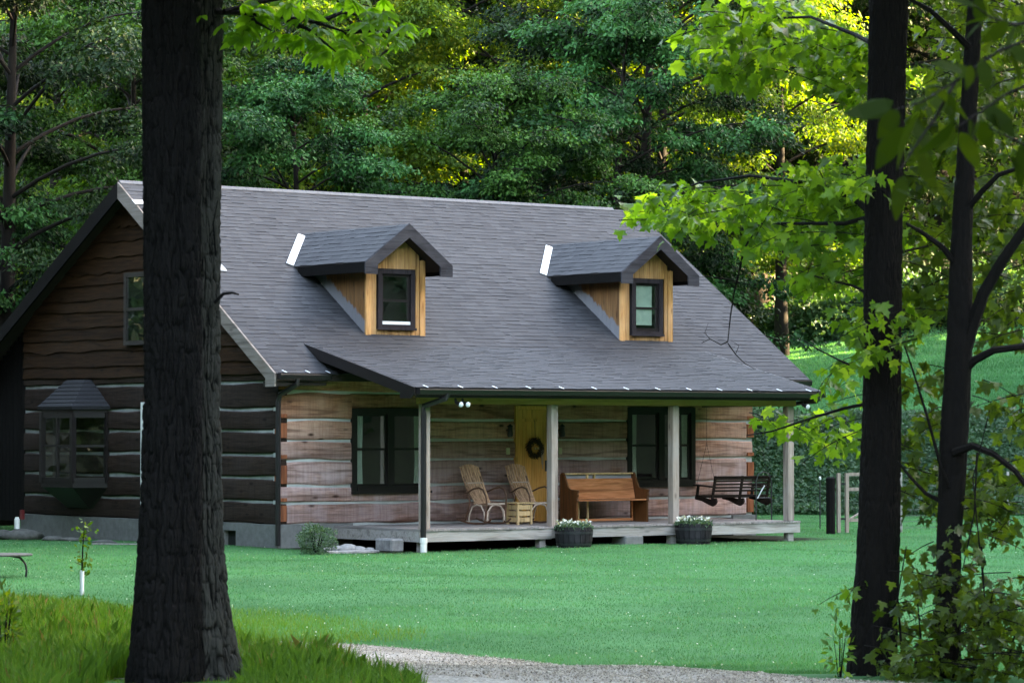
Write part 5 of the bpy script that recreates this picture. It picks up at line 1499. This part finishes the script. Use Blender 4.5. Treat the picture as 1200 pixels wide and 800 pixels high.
LP, LD, LN, LL, LW = [], [], [], [], []
def palmate(c, rg, L, n=5, out=None):
    out = rdir(rg, 1)[0] if out is None else out
    out = np.array((out[0], out[1], -0.28)); out /= np.linalg.norm(out)
    nrm = np.cross(np.cross(out, (0, 0, 1)), out) + rg.normal(size=3) * 0.25
    sd = np.cross(nrm, out); sd /= np.linalg.norm(sd)
    for k in range(n):
        a = (k - (n - 1) / 2) * 0.62
        LP.append(c); LD.append(out * math.cos(a) + sd * math.sin(a) + np.array((0, 0, -0.22)) * abs(a)); LN.append(nrm + rg.normal(size=3) * 0.2)
        l = L * (1.0 - 0.16 * abs(k - (n - 1) / 2)); LL.append(l); LW.append(l * 0.36)
for P_ in PL:
    for k in range(15):
        c = along(P_, min(1, 0.2 + 0.8 * rgb.random())) + rgb.normal(size=3) * (0.14, 0.14, 0.07)
        palmate(c, rgb, rgb.uniform(0.13, 0.20))
for px, py in ((287, 48), (375, 72), (385, 68), (395, 76), (355, 45), (440, 95 - 20), (460, 50), (475, 38), (340, 12), (410, 8), (300, 28), (430, 35)):
    palmate(at(px, py - 8, rgb.uniform(22.9, 23.5)), rgb, rgb.uniform(0.19, 0.24))
LP, LD, LN = np.array(LP), np.array(LD), np.array(LN)
leaf_cloud('leaves', LP - o0, LD, LN, np.array(LL), np.array(LW), M['leaf_buckeye'], OVATE, rgb.random(len(LP)), tw, fold=0.25, droop=0.25)

# ---------------------------------------------------------------- right-hand trees and their maple leaves
def maple_region(rg, cx, cy, rx, ry, d0, d1, n_twig, per, L=0.125, tw_mb=None, o=None, out=None, slope=0.0):
    """drooping leafy twigs whose middles lie in an ellipse of the view between distances d0 and d1"""
    for i in range(n_twig):
        a = rg.uniform(0, 6.283); rr = math.sqrt(rg.random())
        px, py = cx + math.cos(a) * rr * rx, cy + math.sin(a) * rr * ry; py += slope * (px - cx)
        d = rg.uniform(d0, d1); c = at(px, py, d)
        h = rg.uniform(0, 6.283); dirv = np.array((math.cos(h), math.sin(h), rg.uniform(-0.25, 0.12)))
        TL = rg.uniform(0.35, 0.7)
        s0 = c - dirv * TL * 0.5
        pts = [s0 + dirv * TL * t + np.array((0, 0, -0.10 * t * t)) for t in np.linspace(0, 1, 5)]
        if tw_mb is not None: tw_mb.tube([q - o for q in pts], [0.005, 0.0045, 0.004, 0.003, 0.002], 4, cap=False)
        per_ = int(per * 1.25)
        for k in range(per_):
            t = (k + rg.random()) / per_
            p = along(pts, min(1, t)) + rg.normal(size=3) * 0.035
            hh = rg.uniform(0, 6.283); dd = np.array((math.cos(hh), math.sin(hh), rg.uniform(-1.3, -0.15)))
            dd /= np.linalg.norm(dd)
            nn = np.array((0, 0, 1.0)) + rg.normal(size=3) * 0.55
            out[0].append(p + dd * 0.03); out[1].append(dd); out[2].append(nn); l = L * rg.uniform(0.5, 1.1); out[3].append(l); out[4].append(l * rg.uniform(0.8, 1.05))

def maple_build(parent, o, regs, seed, mat, twigmat, nm='leaves'):
    rg = np.random.default_rng(seed); out = [[], [], [], [], []]; mb = MB()
    for r_ in regs: maple_region(rg, *r_[:8], L=r_[8] if len(r_) > 8 else 0.125, tw_mb=mb, o=o, out=out, slope=r_[9] if len(r_) > 9 else 0.0)
    P_, D_, N_, L_, W_ = [np.array(q) for q in out]
    leaf_cloud(nm, P_ - o, D_, N_, L_, W_, mat, MAPLE, rg.random(len(P_)) ** 0.8, parent, fold=0.30, droop=0.35)
    mb.build('twigs', twigmat, parent)
    return len(P_)

t1 = empty('maple_tree'); tag(t1, 'dark-trunked maple right of the house with bright leaves reaching over the roof end', 'tree')
ax = upward([(1022, 798), (1030, 640), (1034, 450), (1034, 300), (1037, 150), (1041, 0)], 24.0)
o1 = ax[0].copy(); t1.location = o1
big_trunk('trunk', rel(ax, o1), [0.205, 0.185, 0.155, 0.135, 0.134, 0.13, 0.135, 0.12], M['bark_smooth'], t1, 13, flare=(0.5, 0.08, 0.12), amp=0.006, vert=10)
bm = MB()
for pts, a, b, r0 in (
    ([(1036, 262), (1000, 232), (940, 214), (880, 206), (820, 214), (770, 232)], 24.2, 28.0, 0.03),
    ([(1036, 250), (990, 262), (930, 262), (890, 262), (868, 300)], 24.2, 26.5, 0.022),
    ([(1030, 350), (1000, 335), (960, 325), (930, 315)], 24.2, 25.5, 0.016),
    ([(1032, 470), (990, 478), (950, 490), (905, 505), (875, 510)], 24.2, 26.0, 0.016),
    ([(1032, 440), (990, 425), (960, 410), (940, 398)], 24.2, 25.5, 0.012),
    ([(1040, 60), (1000, 40), (950, 20), (900, 22), (850, 40)], 24.2, 27.5, 0.022),
    ([(1036, 300), (1080, 290), (1120, 280)], 24.2, 25.0, 0.015)):
    twig_px(bm, pts, a, b, r0, 0.004, o1)
bm.build('branch', M['bark_smooth'], t1)
regs = [
 (905, 35, 90, 42, 25, 28, 60, 10, 0.135), (860, 60, 34, 26, 25.5, 27.5, 16, 10, 0.14), (985, 70, 60, 40, 25, 27, 28, 10, 0.13),
 (905, 228, 140, 26, 25.5, 29, 60, 10, 0.125), (960, 262, 96, 26, 25, 27.5, 38, 10, 0.125), (800, 240, 62, 20, 27, 29, 20, 10, 0.135), (1000, 210, 60, 40, 24.8, 27, 34, 10, 0.125),
 (985, 322, 60, 18, 24.8, 26.5, 13, 9, 0.12), (1038, 372, 34, 18, 23.4, 25, 9, 8, 0.12), (1010, 250, 34, 50, 23.3, 24.4, 7, 8, 0.12),
 (985, 440, 34, 24, 25, 27, 5, 6, 0.125), (950, 498, 46, 16, 25, 27, 11, 6, 0.125), (992, 520, 30, 24, 25, 26.5, 5, 6, 0.12), (912, 488, 20, 10, 25.5, 26.5, 3, 7, 0.12),
 (1030, 395, 25, 22, 23.3, 24, 6, 8, 0.12), (995, 690, 10, 12, 23.6, 24, 2, 5, 0.10)]
n1 = maple_build(t1, o1, regs, 31, M['leaf_maple'], M['bark_smooth'])

t2 = empty('maple_tree'); tag(t2, 'slender dark forked maple at the right edge with curving side branches', 'tree')
ax = upward([(1110, 798), (1112, 640), (1118, 520), (1124, 420), (1128, 260), (1136, 120), (1143, 0)], 23.5)
o2 = ax[0].copy(); t2.location = o2
big_trunk('trunk', rel(ax, o2), [0.10, 0.092, 0.088, 0.10, 0.095, 0.07, 0.056, 0.05, 0.045], M['bark_smooth'], t2, 17, flare=(0.4, 0.08, 0.1), amp=0.004, vert=12, nr=60)
bm = MB()
for pts, a, b, r0, r1 in (
    ([(1126, 425), (1138, 385), (1152, 345), (1175, 305), (1205, 262), (1240, 200)], 23.5, 23.3, 0.06, 0.03),
    ([(1124, 440), (1142, 422), (1165, 410), (1200, 406), (1240, 412)], 23.5, 23.2, 0.035, 0.02),
    ([(1118, 530), (1140, 522), (1165, 532), (1190, 552), (1215, 585)], 23.4, 23.0, 0.032, 0.018),
    ([(1108, 590), (1085, 578), (1066, 558), (1052, 540)], 23.5, 23.8, 0.02, 0.008),
    ([(1112, 570), (1102, 545), (1090, 500), (1075, 450), (1060, 405)], 23.4, 23.2, 0.017, 0.006),
    ([(1128, 320), (1105, 290), (1080, 272), (1062, 262)], 23.5, 23.3, 0.028, 0.010),
    ([(1140, 60), (1115, 35), (1090, 12), (1060, -4)], 23.5, 23.0, 0.03, 0.012),
    ([(1130, 250), (1150, 225), (1170, 205), (1200, 195)], 23.5, 23.2, 0.028, 0.014),
    ([(1150, 640), (1154, 700), (1140, 560), (1160, 480)], 23.0, 23.0, 0.007, 0.004),
    ([(1145, 530), (1142, 600), (1128, 668)], 23.1, 23.0, 0.008, 0.004)):
    twig_px(bm, pts, a, b, r0, r1, o2)
bm.build('branch', M['bark_smooth'], t2)
regs = [
 (1150, 40, 70, 60, 24.0, 27, 40, 9, 0.12), (1090, 130, 50, 60, 24.2, 27, 34, 9, 0.12), (1165, 160, 50, 70, 24, 27, 30, 9, 0.12), (1080, 240, 45, 45, 24.2, 26, 18, 9, 0.12),
 (1165, 270, 45, 40, 24, 26, 18, 9, 0.12), (1100, 330, 44, 30, 24.2, 26, 14, 9, 0.12), (1180, 350, 34, 40, 23.8, 25.5, 12, 8, 0.12),
 (1085, 450, 36, 34, 24, 25.5, 8, 7, 0.12), (1070, 505, 30, 22, 24, 25.5, 6, 7, 0.12), (1180, 490, 30, 40, 23.6, 25.2, 7, 7, 0.12), (1165, 565, 44, 45, 23.4, 25, 20, 8, 0.115), (1085, 560, 30, 22, 24, 25, 8, 8, 0.12),
 (1150, 610, 40, 30, 23.2, 24.5, 12, 7, 0.11), (1130, 660, 22, 20, 23.0, 23.8, 5, 6, 0.11)]
n2 = maple_build(t2, o2, regs, 32, M['leaf_olive'], M['bark_smooth'])

# young maples at the foot, lower right
sh_ = empty('young_maple', at(1120, 800, 23.0)); o3 = np.array(sh_.location); o3[2] = gz_at(o3); sh_.location = o3
tag(sh_, 'leafy young maple bush around the feet of the two right-hand trunks', 'bush')
bm = MB()
for k, pts in enumerate(([(1062, 830), (1055, 740), (1052, 700), (1062, 640)], [(1130, 830), (1150, 740), (1165, 690)], [(1170, 830), (1185, 760), (1195, 720)], [(1090, 830), (1080, 760), (1075, 700)], [(1110, 830), (1125, 750), (1120, 700)])):
    twig_px(bm, pts, 23.2, 22.8, 0.012, 0.004, o3)
bm.build('stem', M['bark_smooth'], sh_)
regs = [(1065, 690, 22, 50, 22.8, 24, 12, 7, 0.105), (1120, 750, 56, 50, 22.6, 24, 32, 8, 0.10), (1180, 750, 36, 46, 22.4, 24, 24, 8, 0.10), (1150, 700, 40, 24, 22.6, 24, 14, 8, 0.10), (1070, 780, 30, 28, 22.6, 24, 12, 8, 0.10), (1188, 690, 16, 20, 22.8, 23.6, 3, 7, 0.10)]
maple_build(sh_, o3, regs, 33, M['leaf_olive'], M['bark_smooth'])

# near out-of-focus branch, top right
nb = empty('near_branch', at(1215, 60, 9.2)); o4 = np.array(nb.location); tag(nb, 'close dark branch of big oval leaves hanging in from the upper right, out of focus', 'branch')
bm = MB(); PB = []
for pts in ([(1225, 40), (1170, 60), (1120, 95), (1080, 120), (1045, 130)], [(1120, 95), (1095, 140), (1070, 175), (1055, 200)], [(1225, 90), (1180, 110), (1150, 130), (1120, 150)], [(1225, 180), (1190, 165), (1160, 150)], [(1225, 20), (1190, 30), (1160, 20), (1140, 5)]):
    PB.append(twig_px(bm, pts, 9.2, 9.0, 0.006, 0.002, o4))
bm.build('twigs', M['bark_smooth'], nb)
rgc = np.random.default_rng(5); A_, B_, C2, D2, E2 = [], [], [], [], []
specs = [(1045, 118, 985, 140), (1050, 128, 1028, 165), (1062, 150, 1020, 200), (1062, 205, 1046, 262), (1070, 205, 1105, 235), (1080, 150, 1078, 205), (1150, 130, 1140, 168), (1165, 130, 1178, 170), (1120, 150, 1100, 180),
         (1100, 100, 1060, 110), (1110, 110, 1120, 150), (1130, 85, 1090, 70), (1150, 70, 1160, 110), (1180, 60, 1200, 100), (1170, 110, 1210, 140), (1180, 165, 1160, 200), (1195, 170, 1200, 225), (1160, 22, 1120, 30), (1190, 30, 1175, 65), (1145, 8, 1110, -5), (1125, 155, 1150, 200), (1090, 120, 1130, 128)]
specs = [(a + rgc.uniform(-3, 3), b, c, e) for a, b, c, e in specs] + [(a + rgc.uniform(-22, 22), b + rgc.uniform(-22, 22), a + (c - a) * 0.75 + rgc.uniform(-30, 30), b + (e - b) * 0.75 + rgc.uniform(-18, 18)) for a, b, c, e in specs if a > 1060]
for (x0, y0, x1, y1) in specs:
    d = rgc.uniform(8.8, 9.4); a = at(x0, y0, d); b = at(x1, y1, d + rgc.uniform(-0.06, 0.06))
    b = a + (b - a) * 0.95; A_.append(a); B_.append(b - a); C2.append(-FW * rgc.uniform(0.2, 0.8) + np.array((0, 0, 0.7)) + rgc.normal(size=3) * 0.6); L = np.linalg.norm(b - a); D2.append(L); E2.append(L * rgc.uniform(0.42, 0.56))
A_, B_, C2 = np.array(A_), np.array(B_), np.array(C2)
leaf_cloud('leaves', A_ - o4, B_, C2, np.array(D2), np.array(E2), M['leaf_big'], OVATE, rgc.random(len(A_)), nb, fold=0.25, droop=0.12)

# crowns above the frame for the foreground trees: shade, and something real from other views
def high_crown(parent, o, c, r_, h, n, mat, seed, nm='crown'):
    rg = np.random.default_rng(seed); v = rdir(rg, n); rad = rg.uniform(0.3, 1.0, n) ** 0.5
    lob = 1 + 0.3 * np.sin(v[:, 0] * 6) * np.cos(v[:, 1] * 5 + v[:, 2] * 6)
    p = v * (rad * lob)[:, None] * np.array((r_, r_, h)) + c - o
    leaf_cloud(nm, p, rdir(rg, n) + (0, 0, -0.4), rdir(rg, n) * 0.6 + (0, 0, 1), rg.uniform(0.15, 0.3, n), rg.uniform(0.1, 0.2, n), mat, OVATE, rg.random(n), parent)
high_crown(tw, o0, at(150, -620, 21.5), 3.6, 2.6, 12000, M['leaf_dark'], 51)
high_crown(t1, o1, at(1060, -600, 24), 3.0, 2.4, 7000, M['leaf_maple'], 52)
high_crown(t2, o2, at(1190, -560, 22.5), 2.8, 2.2, 6000, M['leaf_olive'], 53)

# dead branch hanging from the maple, in front of the roof end
db = empty('dead_branch', at(872, 280, 27)); o5 = np.array(db.location); tag(db, 'bare dead branch dangling in front of the right end of the roof', 'branch')
bm = MB()
for pts, r0 in (([(872, 292), (868, 310), (860, 345), (856, 370), (853, 400)], 0.018), ([(853, 400), (845, 404), (832, 397), (822, 402)], 0.010), ([(853, 402), (862, 415), (872, 425), (884, 432)], 0.009), ([(832, 397), (826, 390), (830, 378)], 0.005), ([(862, 415), (866, 405), (856, 398)], 0.005), ([(872, 292), (880, 276), (884, 262)], 0.012)):
    twig_px(bm, pts, 27, 27.05, r0 * 0.6, r0 * 0.22, o5)
bm.build('twigs', M['bark_smooth'], db)

# ---------------------------------------------------------------- small plants
def bush(name, label, loc, r_, h, n, ll, lw, mat, seed, cat='shrub', group=None, shape=DIAMOND):
    rg = np.random.default_rng(seed); t = empty(name, loc)
    v = rdir(rg, n); rad = rg.uniform(0.45, 1, n) ** 0.5
    lob = 1 + 0.18 * np.sin(v[:, 0] * 6 + seed) + 0.12 * np.cos(v[:, 1] * 7 + v[:, 2] * 5)
    p = v * (rad * lob)[:, None] * np.array((r_, r_, h / 2)) + np.array((0, 0, h / 2)); p[:, 2] = np.maximum(p[:, 2], 0.02)
    leaf_cloud('foliage', p, v + rdir(rg, n) * 0.8 + (0, 0, 0.2), v + rdir(rg, n) * 0.6 + (0, 0, 0.6), rg.uniform(0.7, 1.3, n) * ll, rg.uniform(0.7, 1.3, n) * lw, mat, shape, rg.random(n), t)
    m_ = MB()
    for k in range(6):
        a = rg.uniform(0, 6.28); m_.tube([(0, 0, -0.05), (math.cos(a) * r_ * 0.3, math.sin(a) * r_ * 0.3, h * 0.4), (math.cos(a) * r_ * 0.6, math.sin(a) * r_ * 0.6, h * 0.8)], [0.05 * min(r_, 0.4), 0.035 * min(r_, 0.4), 0.015 * min(r_, 0.4)], 5)
    m_.build('stem', M['bark_smooth'], t)
    return tag(t, label, cat, group)
p = at(370, 640, 57.3); bush('round_shrub', 'small round grey-green shrub at the left front corner of the house', (p[0], p[1], gz_at(p)), 0.34, 0.52, 2600, 0.045, 0.022, M['leaf_shrub'], 3)
k = 0
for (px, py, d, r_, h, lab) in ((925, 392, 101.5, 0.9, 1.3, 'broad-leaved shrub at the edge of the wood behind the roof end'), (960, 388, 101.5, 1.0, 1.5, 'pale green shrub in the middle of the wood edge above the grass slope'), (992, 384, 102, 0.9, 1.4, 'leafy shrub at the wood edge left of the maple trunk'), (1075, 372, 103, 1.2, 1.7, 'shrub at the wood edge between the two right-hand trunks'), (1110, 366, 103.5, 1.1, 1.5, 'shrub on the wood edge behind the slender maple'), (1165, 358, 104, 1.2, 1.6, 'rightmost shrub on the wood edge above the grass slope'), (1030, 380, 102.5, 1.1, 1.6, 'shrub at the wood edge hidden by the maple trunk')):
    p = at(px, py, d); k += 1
    bush('wood_edge_shrub', lab, (p[0], p[1], gz_at(p) - 0.1), r_, h, 1500, 0.17, 0.12, M['leaf_bank'], 60 + k, 'shrub', 'shrubs along the wood edge', OVATE)  # darker leaf colour puts the wood edge's shade into the shrubs
# pale stones heaped in the dark under the trees
rgk = random.Random(8); k = 0
for i in range(16):
    px, py = 868 + rgk.random() * 38, 322 + rgk.random() * 55
    d = 103.5 + (380 - py) * 0.03; p = at(px, py, d); rr = rgk.uniform(0.10, 0.24)
    o = rock_mesh(i * 2.3, (rr, rr, rr * rgk.uniform(0.8, 1.5))).build('pale_stone', M['palestone'], smooth=True); place(o, p)
    tag(o, 'pale stone in the dark stony bank under the trees behind the roof end', 'stone', 'pale stones in the dark bank')
bkm = MB(); p = at(886, 392, 104.6); 
rk = rock_mesh(1.7, (1.15, 0.9, 1.5), n=12); o = rk.build('stony_bank', M['soil'], smooth=True); place(o, (p[0], p[1], p[2] + 0.9)); tag(o, 'dark stony bank under the trees behind the roof end', 'bank')

# sapling with a white guard
p = at(96, 697, 42.0); d = 42.0
for _ in range(8): g = gz_at(p); d *= (CAM[2] - g) / (CAM[2] - p[2]); p = at(96, 697, d)
sp_ = empty('sapling', p); m_ = MB(); m_.lathe([(0.028, 0), (0.03, 0.32), (0.024, 0.33), (0.0, 0.33)], (0, 0, 0), 10); tag(sp_, 'small leafy sapling with a white trunk guard on the lawn', 'sapling')
m_.build('trunk_guard', M['white'], sp_, smooth=True)
m_ = MB(); m_.tube([(0, 0, 0.3), (0.01, 0, 0.6), (0.03, 0.0, 0.9)], [0.012, 0.009, 0.004], 6); 
for a, z in ((0.5, 0.45), (2.5, 0.4), (4.2, 0.5), (1.2, 0.75), (5.4, 0.8)): m_.tube([(0.01, 0, z), (0.1 * math.cos(a), 0.1 * math.sin(a), z + 0.04)], [0.005, 0.002], 4)
m_.build('trunk', M['bark_smooth'], sp_)
rgs = np.random.default_rng(9); n = 90
cc = np.where(rgs.random(n)[:, None] < 0.55, np.array((0.06, 0, 0.86)), np.array((0.0, 0, 0.45)))
pp = cc + rgs.normal(size=(n, 3)) * (0.075, 0.075, 0.075); extra = rgs.random(n) < 0.25; pp[extra] = np.array((0.02, 0, 0.65)) + rgs.normal(size=(extra.sum(), 3)) * (0.07, 0.07, 0.1)
leaf_cloud('leaves', pp, rdir(rgs, n) + (0, 0, -0.5), rdir(rgs, n) * 0.5 + (0, 0, 1), rgs.uniform(0.05, 0.09, n), rgs.uniform(0.03, 0.06, n), M['leaf_mid'], OVATE, rgs.random(n), sp_)
# leafy weed at the left edge
p = at(4, 690, 27.5); bush('tall_weed', 'tall leafy weed at the left edge of the picture above the long grass', (p[0], p[1], gz_at(p)), 0.14, 0.72, 260, 0.07, 0.03, M['leaf_mid'], 13, 'plant')
p = at(984, 800, 23.6); bush('small_weed', 'small light green weed at the foot of the maple trunk beside the gravel', (p[0], p[1], gz_at(p) - 0.05), 0.09, 0.5, 60, 0.07, 0.035, M['leaf_maple'], 14, 'plant')

# ivy / ground cover on the bank behind the gate
rg = np.random.default_rng(40); n = 60000
u = rg.uniform(-2, 22, n); d = 83.3 + 5.0 * rg.random(n) ** 1.1; x, y = uvxy(u, d)
hh = 0.10 + 0.42 * (fbm(x * 0.7, y * 0.7, 0, 6, 3) * 0.5 + 0.5) * rg.random(n)
pp = np.stack([x, y, ground(x, y) + hh], -1)
tag(leaf_cloud('ground_cover', pp, rdir(rg, n) + (0, 0, -0.3), rdir(rg, n) * 0.6 + (0, 0, 1) - FW * 0.5, rg.uniform(0.08, 0.17, n), rg.uniform(0.05, 0.1, n), M['leaf_bank'], DIAMOND, np.clip(0.5 + 0.5 * fbm(x, y, 0, 2, 3) + rg.normal(size=n) * 0.2, 0, 1)), 'green leafy cover on the steep bank behind the gate', 'ground cover', kind='stuff')

# ================================================================ grass
def blades(name, x, y, h, w, mat, rnd, lean, seed, label):
    rg = np.random.default_rng(seed); n = len(x)
    z = ground(x, y); a = rg.uniform(0, 6.283, n); b = a + rg.normal(size=n) * 0.6 + 1.57
    base = np.stack([x, y, z - 0.01], -1); sd = np.stack([np.cos(a), np.sin(a), 0 * a], -1) * (w / 2)[:, None]
    ln = np.stack([np.cos(b), np.sin(b), 0 * a], -1) * (lean * h)[:, None]
    if h.max() > 0.2:
        mid = base + ln * 0.3 + np.array((0, 0, 1.0)) * (h * 0.6)[:, None]
        tip = base + ln + np.array((0, 0, 1.0)) * (h * (1 - lean * 0.45))[:, None]
        V = np.stack([base - sd, base + sd, mid + sd * 0.7, tip, mid - sd * 0.7], 1); K = 5
    else:
        tip = base + ln + np.array((0, 0, 1.0)) * h[:, None]
        V = np.stack([base - sd, base + sd, tip], 1); K = 3
    o = raw_mesh(name, V.reshape(-1, 3), np.arange(n * K).reshape(n, K), K, mat, rnd)
    return tag(o, label, 'grass', kind='stuff')
def on_road(u, d): return (d < np.interp(u, ROAD[0], ROAD[1]) - 0.02) & (d > np.interp(u, ROAD[0], ROAD[2])) & (u > -2.25)
rg = np.random.default_rng(50)
n = 640000
d = 25.5 + (86 - 25.5) * rg.random(n) ** 1.35; u = (rg.random(n) - 0.5) * 2 * (0.172 * d + 0.5); x, y = uvxy(u, d)
inside = (x > -1.3) & (x < 11.0) & (y > 0.25) & (y < 14)
keep = ~on_road(u, d) & ~inside
x, y, u, d = x[keep], y[keep], u[keep], d[keep]; n = len(x)
pat = fbm(x * 0.16, y * 0.16, 0, 69, 3) * 0.8 + fbm(x * 0.5, y * 0.5, 0, 70, 4) * 0.8 + fbm(x * 2.2, y * 2.2, 0, 71, 3) * 0.35
rnd = np.clip(0.55 + pat * 1.5 + rg.normal(size=n) * 0.10, 0, 0.93); dry = rg.random(n) < 0.035 + 0.12 * np.clip(fbm(x * 0.6, y * 0.6, 0, 73, 3), 0, 1); dry |= (rg.random(n) < 0.22 * np.clip(1 - np.abs(y + 0.9) / 1.6, 0, 1) * (fbm(x * 1.1, y * 1.1, 0, 74, 3) > -0.1)) & (x > -2) & (x < 10); rnd = np.where(dry, 0.99, rnd)
h = rg.uniform(0.02, 0.045, n) * (1 + 0.5 * np.clip(pat, -1, 1)); blades('lawn_grass', x, y, h, rg.uniform(0.004, 0.008, n) * (d / 32) ** 0.8, M['grass'], rnd, rg.uniform(0.1, 0.9, n), 51, 'short mown green lawn grass in front of the house')
n = 130000
d = 86.5 + 16 * rg.random(n); u = rg.uniform(3, 22, n); x, y = uvxy(u, d)
pat = fbm(u * 0.15, d * 1.1, 0, 70, 4); rnd = np.clip(0.68 + pat * 0.8 + rg.normal(size=n) * 0.12, 0, 0.93)
blades('slope_grass', x, y, rg.uniform(0.04, 0.09, n), np.full(n, 0.03), M['grass'], rnd, rg.uniform(0.1, 0.8, n), 52, 'mown grass on the slope rising behind the gate')
# long grass, lower left
n = 190000
d = 20 + 21.0 * rg.random(n); u = -0.175 * d + rg.random(n) * (0.175 * d - 0.6); x, y = uvxy(u, d)
lim = 41.0 - 2.6 * (u + 5.5) + 0.7 * fbm(u * 1.3, d, 0, 80, 3)
keep = (d + 11 * rg.random(n) ** 1.7 < lim) & (u < -2.05 + (30 - d) * 0.18 + 0.12 * fbm(d * 1.5, u, 0, 88, 3) - 0.35 * rg.random(n) ** 2); x, y, u, d, lim = x[keep], y[keep], u[keep], d[keep], lim[keep]; n = len(x)
pat = fbm(x * 0.9, y * 0.9, 0, 81, 3); edge = np.clip((lim - d) / 8.0, 0.15, 1)
h = rg.uniform(0.14, 0.46, n) * (0.75 + 0.6 * pat) * (0.35 + 0.65 * edge)
foot = (u > -2.95) & (u < -1.85) & (d < 23.6); h = np.where(foot, 0.02, h)
blades('long_grass', x, y, np.clip(h, 0.02, 0.6), rg.uniform(0.004, 0.009, n), M['grass_tall'], np.clip(0.45 + pat * 0.4 + rg.normal(size=n) * 0.25, 0, 1), rg.uniform(0.1, 0.55, n), 53, 'long uncut yellow-green meadow grass in the lower left corner')
n = 26000
u = rg.uniform(-2.4, -0.9, n); d = 23.0 + rg.random(n) * 9; x, y = uvxy(u, d); lim = 30.5 - (u + 2.4) * 9.0 + 0.4 * fbm(u * 2, d, 0, 84, 3)
keep = (d + 1.2 * rg.random(n) < lim) & (u < -2.0 + (30 - d) * 0.2); x, y, u, d = x[keep], y[keep], u[keep], d[keep]; n = len(x)
blades('verge_grass', x, y, rg.uniform(0.10, 0.30, n) * np.where((d < 23.5) & (u < -1.95), 0.2, 1.0), rg.uniform(0.004, 0.009, n), M['grass_tall'], np.clip(rg.normal(0.6, 0.25, n), 0, 1), rg.uniform(0.1, 0.6, n), 54, 'tufts of rough grass at the foot of the big trunk beside the gravel')
# paler, yellower tussocks where the lawn meets the long grass
n = 70000; d = 27.5 + 13 * rg.random(n); u = -0.17 * d + rg.random(n) * (0.17 * d - 0.9); x, y = uvxy(u, d)
pr = fbm(x * 0.5, y * 0.5, 0, 95, 3) + 0.45 - np.clip(np.abs(d - 33) / 8, 0, 1) * 0.7 - np.clip((u + 2.0) / 1.2, 0, 1) * 0.9
keep = (rg.random(n) < pr) & ~on_road(u, d); x, y, d = x[keep], y[keep], d[keep]; n = len(x)
blades('tussock_grass', x, y, rg.uniform(0.04, 0.10, n), rg.uniform(0.004, 0.008, n), M['grass_tall'], np.clip(rg.normal(0.75, 0.12, n), 0, 0.9), rg.uniform(0.2, 0.9, n), 56, 'yellow-green tufts in the lawn beside the big trunk')
# loose stones on the gravel
n = 70000; u = rg.uniform(-3.2, 6.5, n); k_ = rg.random(n); df = np.interp(u, ROAD[0], ROAD[1]); dn_ = np.interp(u, ROAD[0], ROAD[2])
d = df + 0.10 - k_ * 7.5; x, y = uvxy(u, d); t_ = np.clip((df - d) / (df - dn_), 0, 1)
z = ground(x, y) + 0.006 + 0.05 * np.sin(math.pi * t_) - 0.03 * (1 - abs(2 * t_ - 1)) * np.exp(-((t_ - 0.5) / 0.12) ** 2)
keep = fbm(x * 1.2, y * 1.2, 0, 97, 3) + rg.random(n) * 0.9 > 0.15; x, y, z = x[keep], y[keep], z[keep]; n = len(x)
z = z + 0.006; r_ = rg.uniform(0.003, 0.009, n) * (1 + 1.2 * (rg.random(n) > 0.985))
ov = np.array([(1, 0, 0), (0, 1, 0), (-1, 0, 0), (0, -1, 0), (0, 0, 0.7), (0, 0, -0.7)], float); of = np.array([(0, 1, 4), (1, 2, 4), (2, 3, 4), (3, 0, 4), (1, 0, 5), (2, 1, 5), (3, 2, 5), (0, 3, 5)])
a = rg.uniform(0, 6.28, n); ca, sa = np.cos(a)[:, None], np.sin(a)[:, None]; sx = rg.uniform(0.6, 1.3, (n, 1)); sy = rg.uniform(0.6, 1.3, (n, 1))
V = np.stack([ca * ov[:, 0] * sx - sa * ov[:, 1] * sy, sa * ov[:, 0] * sx + ca * ov[:, 1] * sy, ov[None, :, 2] * np.ones((n, 1))], -1) * r_[:, None, None] + np.stack([x, y, z + r_ * 0.25], -1)[:, None]
V += rg.normal(size=V.shape) * r_[:, None, None] * 0.12
Fi = (np.arange(n)[:, None, None] * 6 + of[None]).reshape(-1, 3)
tag(raw_mesh('gravel_stones', V.reshape(-1, 3), Fi, 3, M['pebble'], np.repeat(rg.random(n), 8)), 'loose pale stones lying on the gravel drive', 'stones', kind='stuff')
# clover heads on the lawn
n = 900; d = 26 + 40 * rg.random(n); u = (rg.random(n) - 0.5) * 2 * 0.165 * d; x, y = uvxy(u, d)
keep = ~on_road(u, d) & ~((x > -1.3) & (x < 11.0) & (y > 0.2) & (y < 14)) & (fbm(x * 0.5, y * 0.5, 0, 90, 3) > -0.1); x, y, d = x[keep], y[keep], d[keep]; n = len(x)
pp = np.stack([x, y, ground(x, y) + rg.uniform(0.035, 0.065, n)], -1)
tag(leaf_cloud('clover_heads', pp, rdir(rg, n), rdir(rg, n) + (0, 0, 1), np.full(n, 0.016), np.full(n, 0.016), M['petal'], OVATE, rg.random(n)), 'tiny white clover heads dotted over the lawn', 'flowers', kind='stuff')
print('maple leaves', n1, n2)
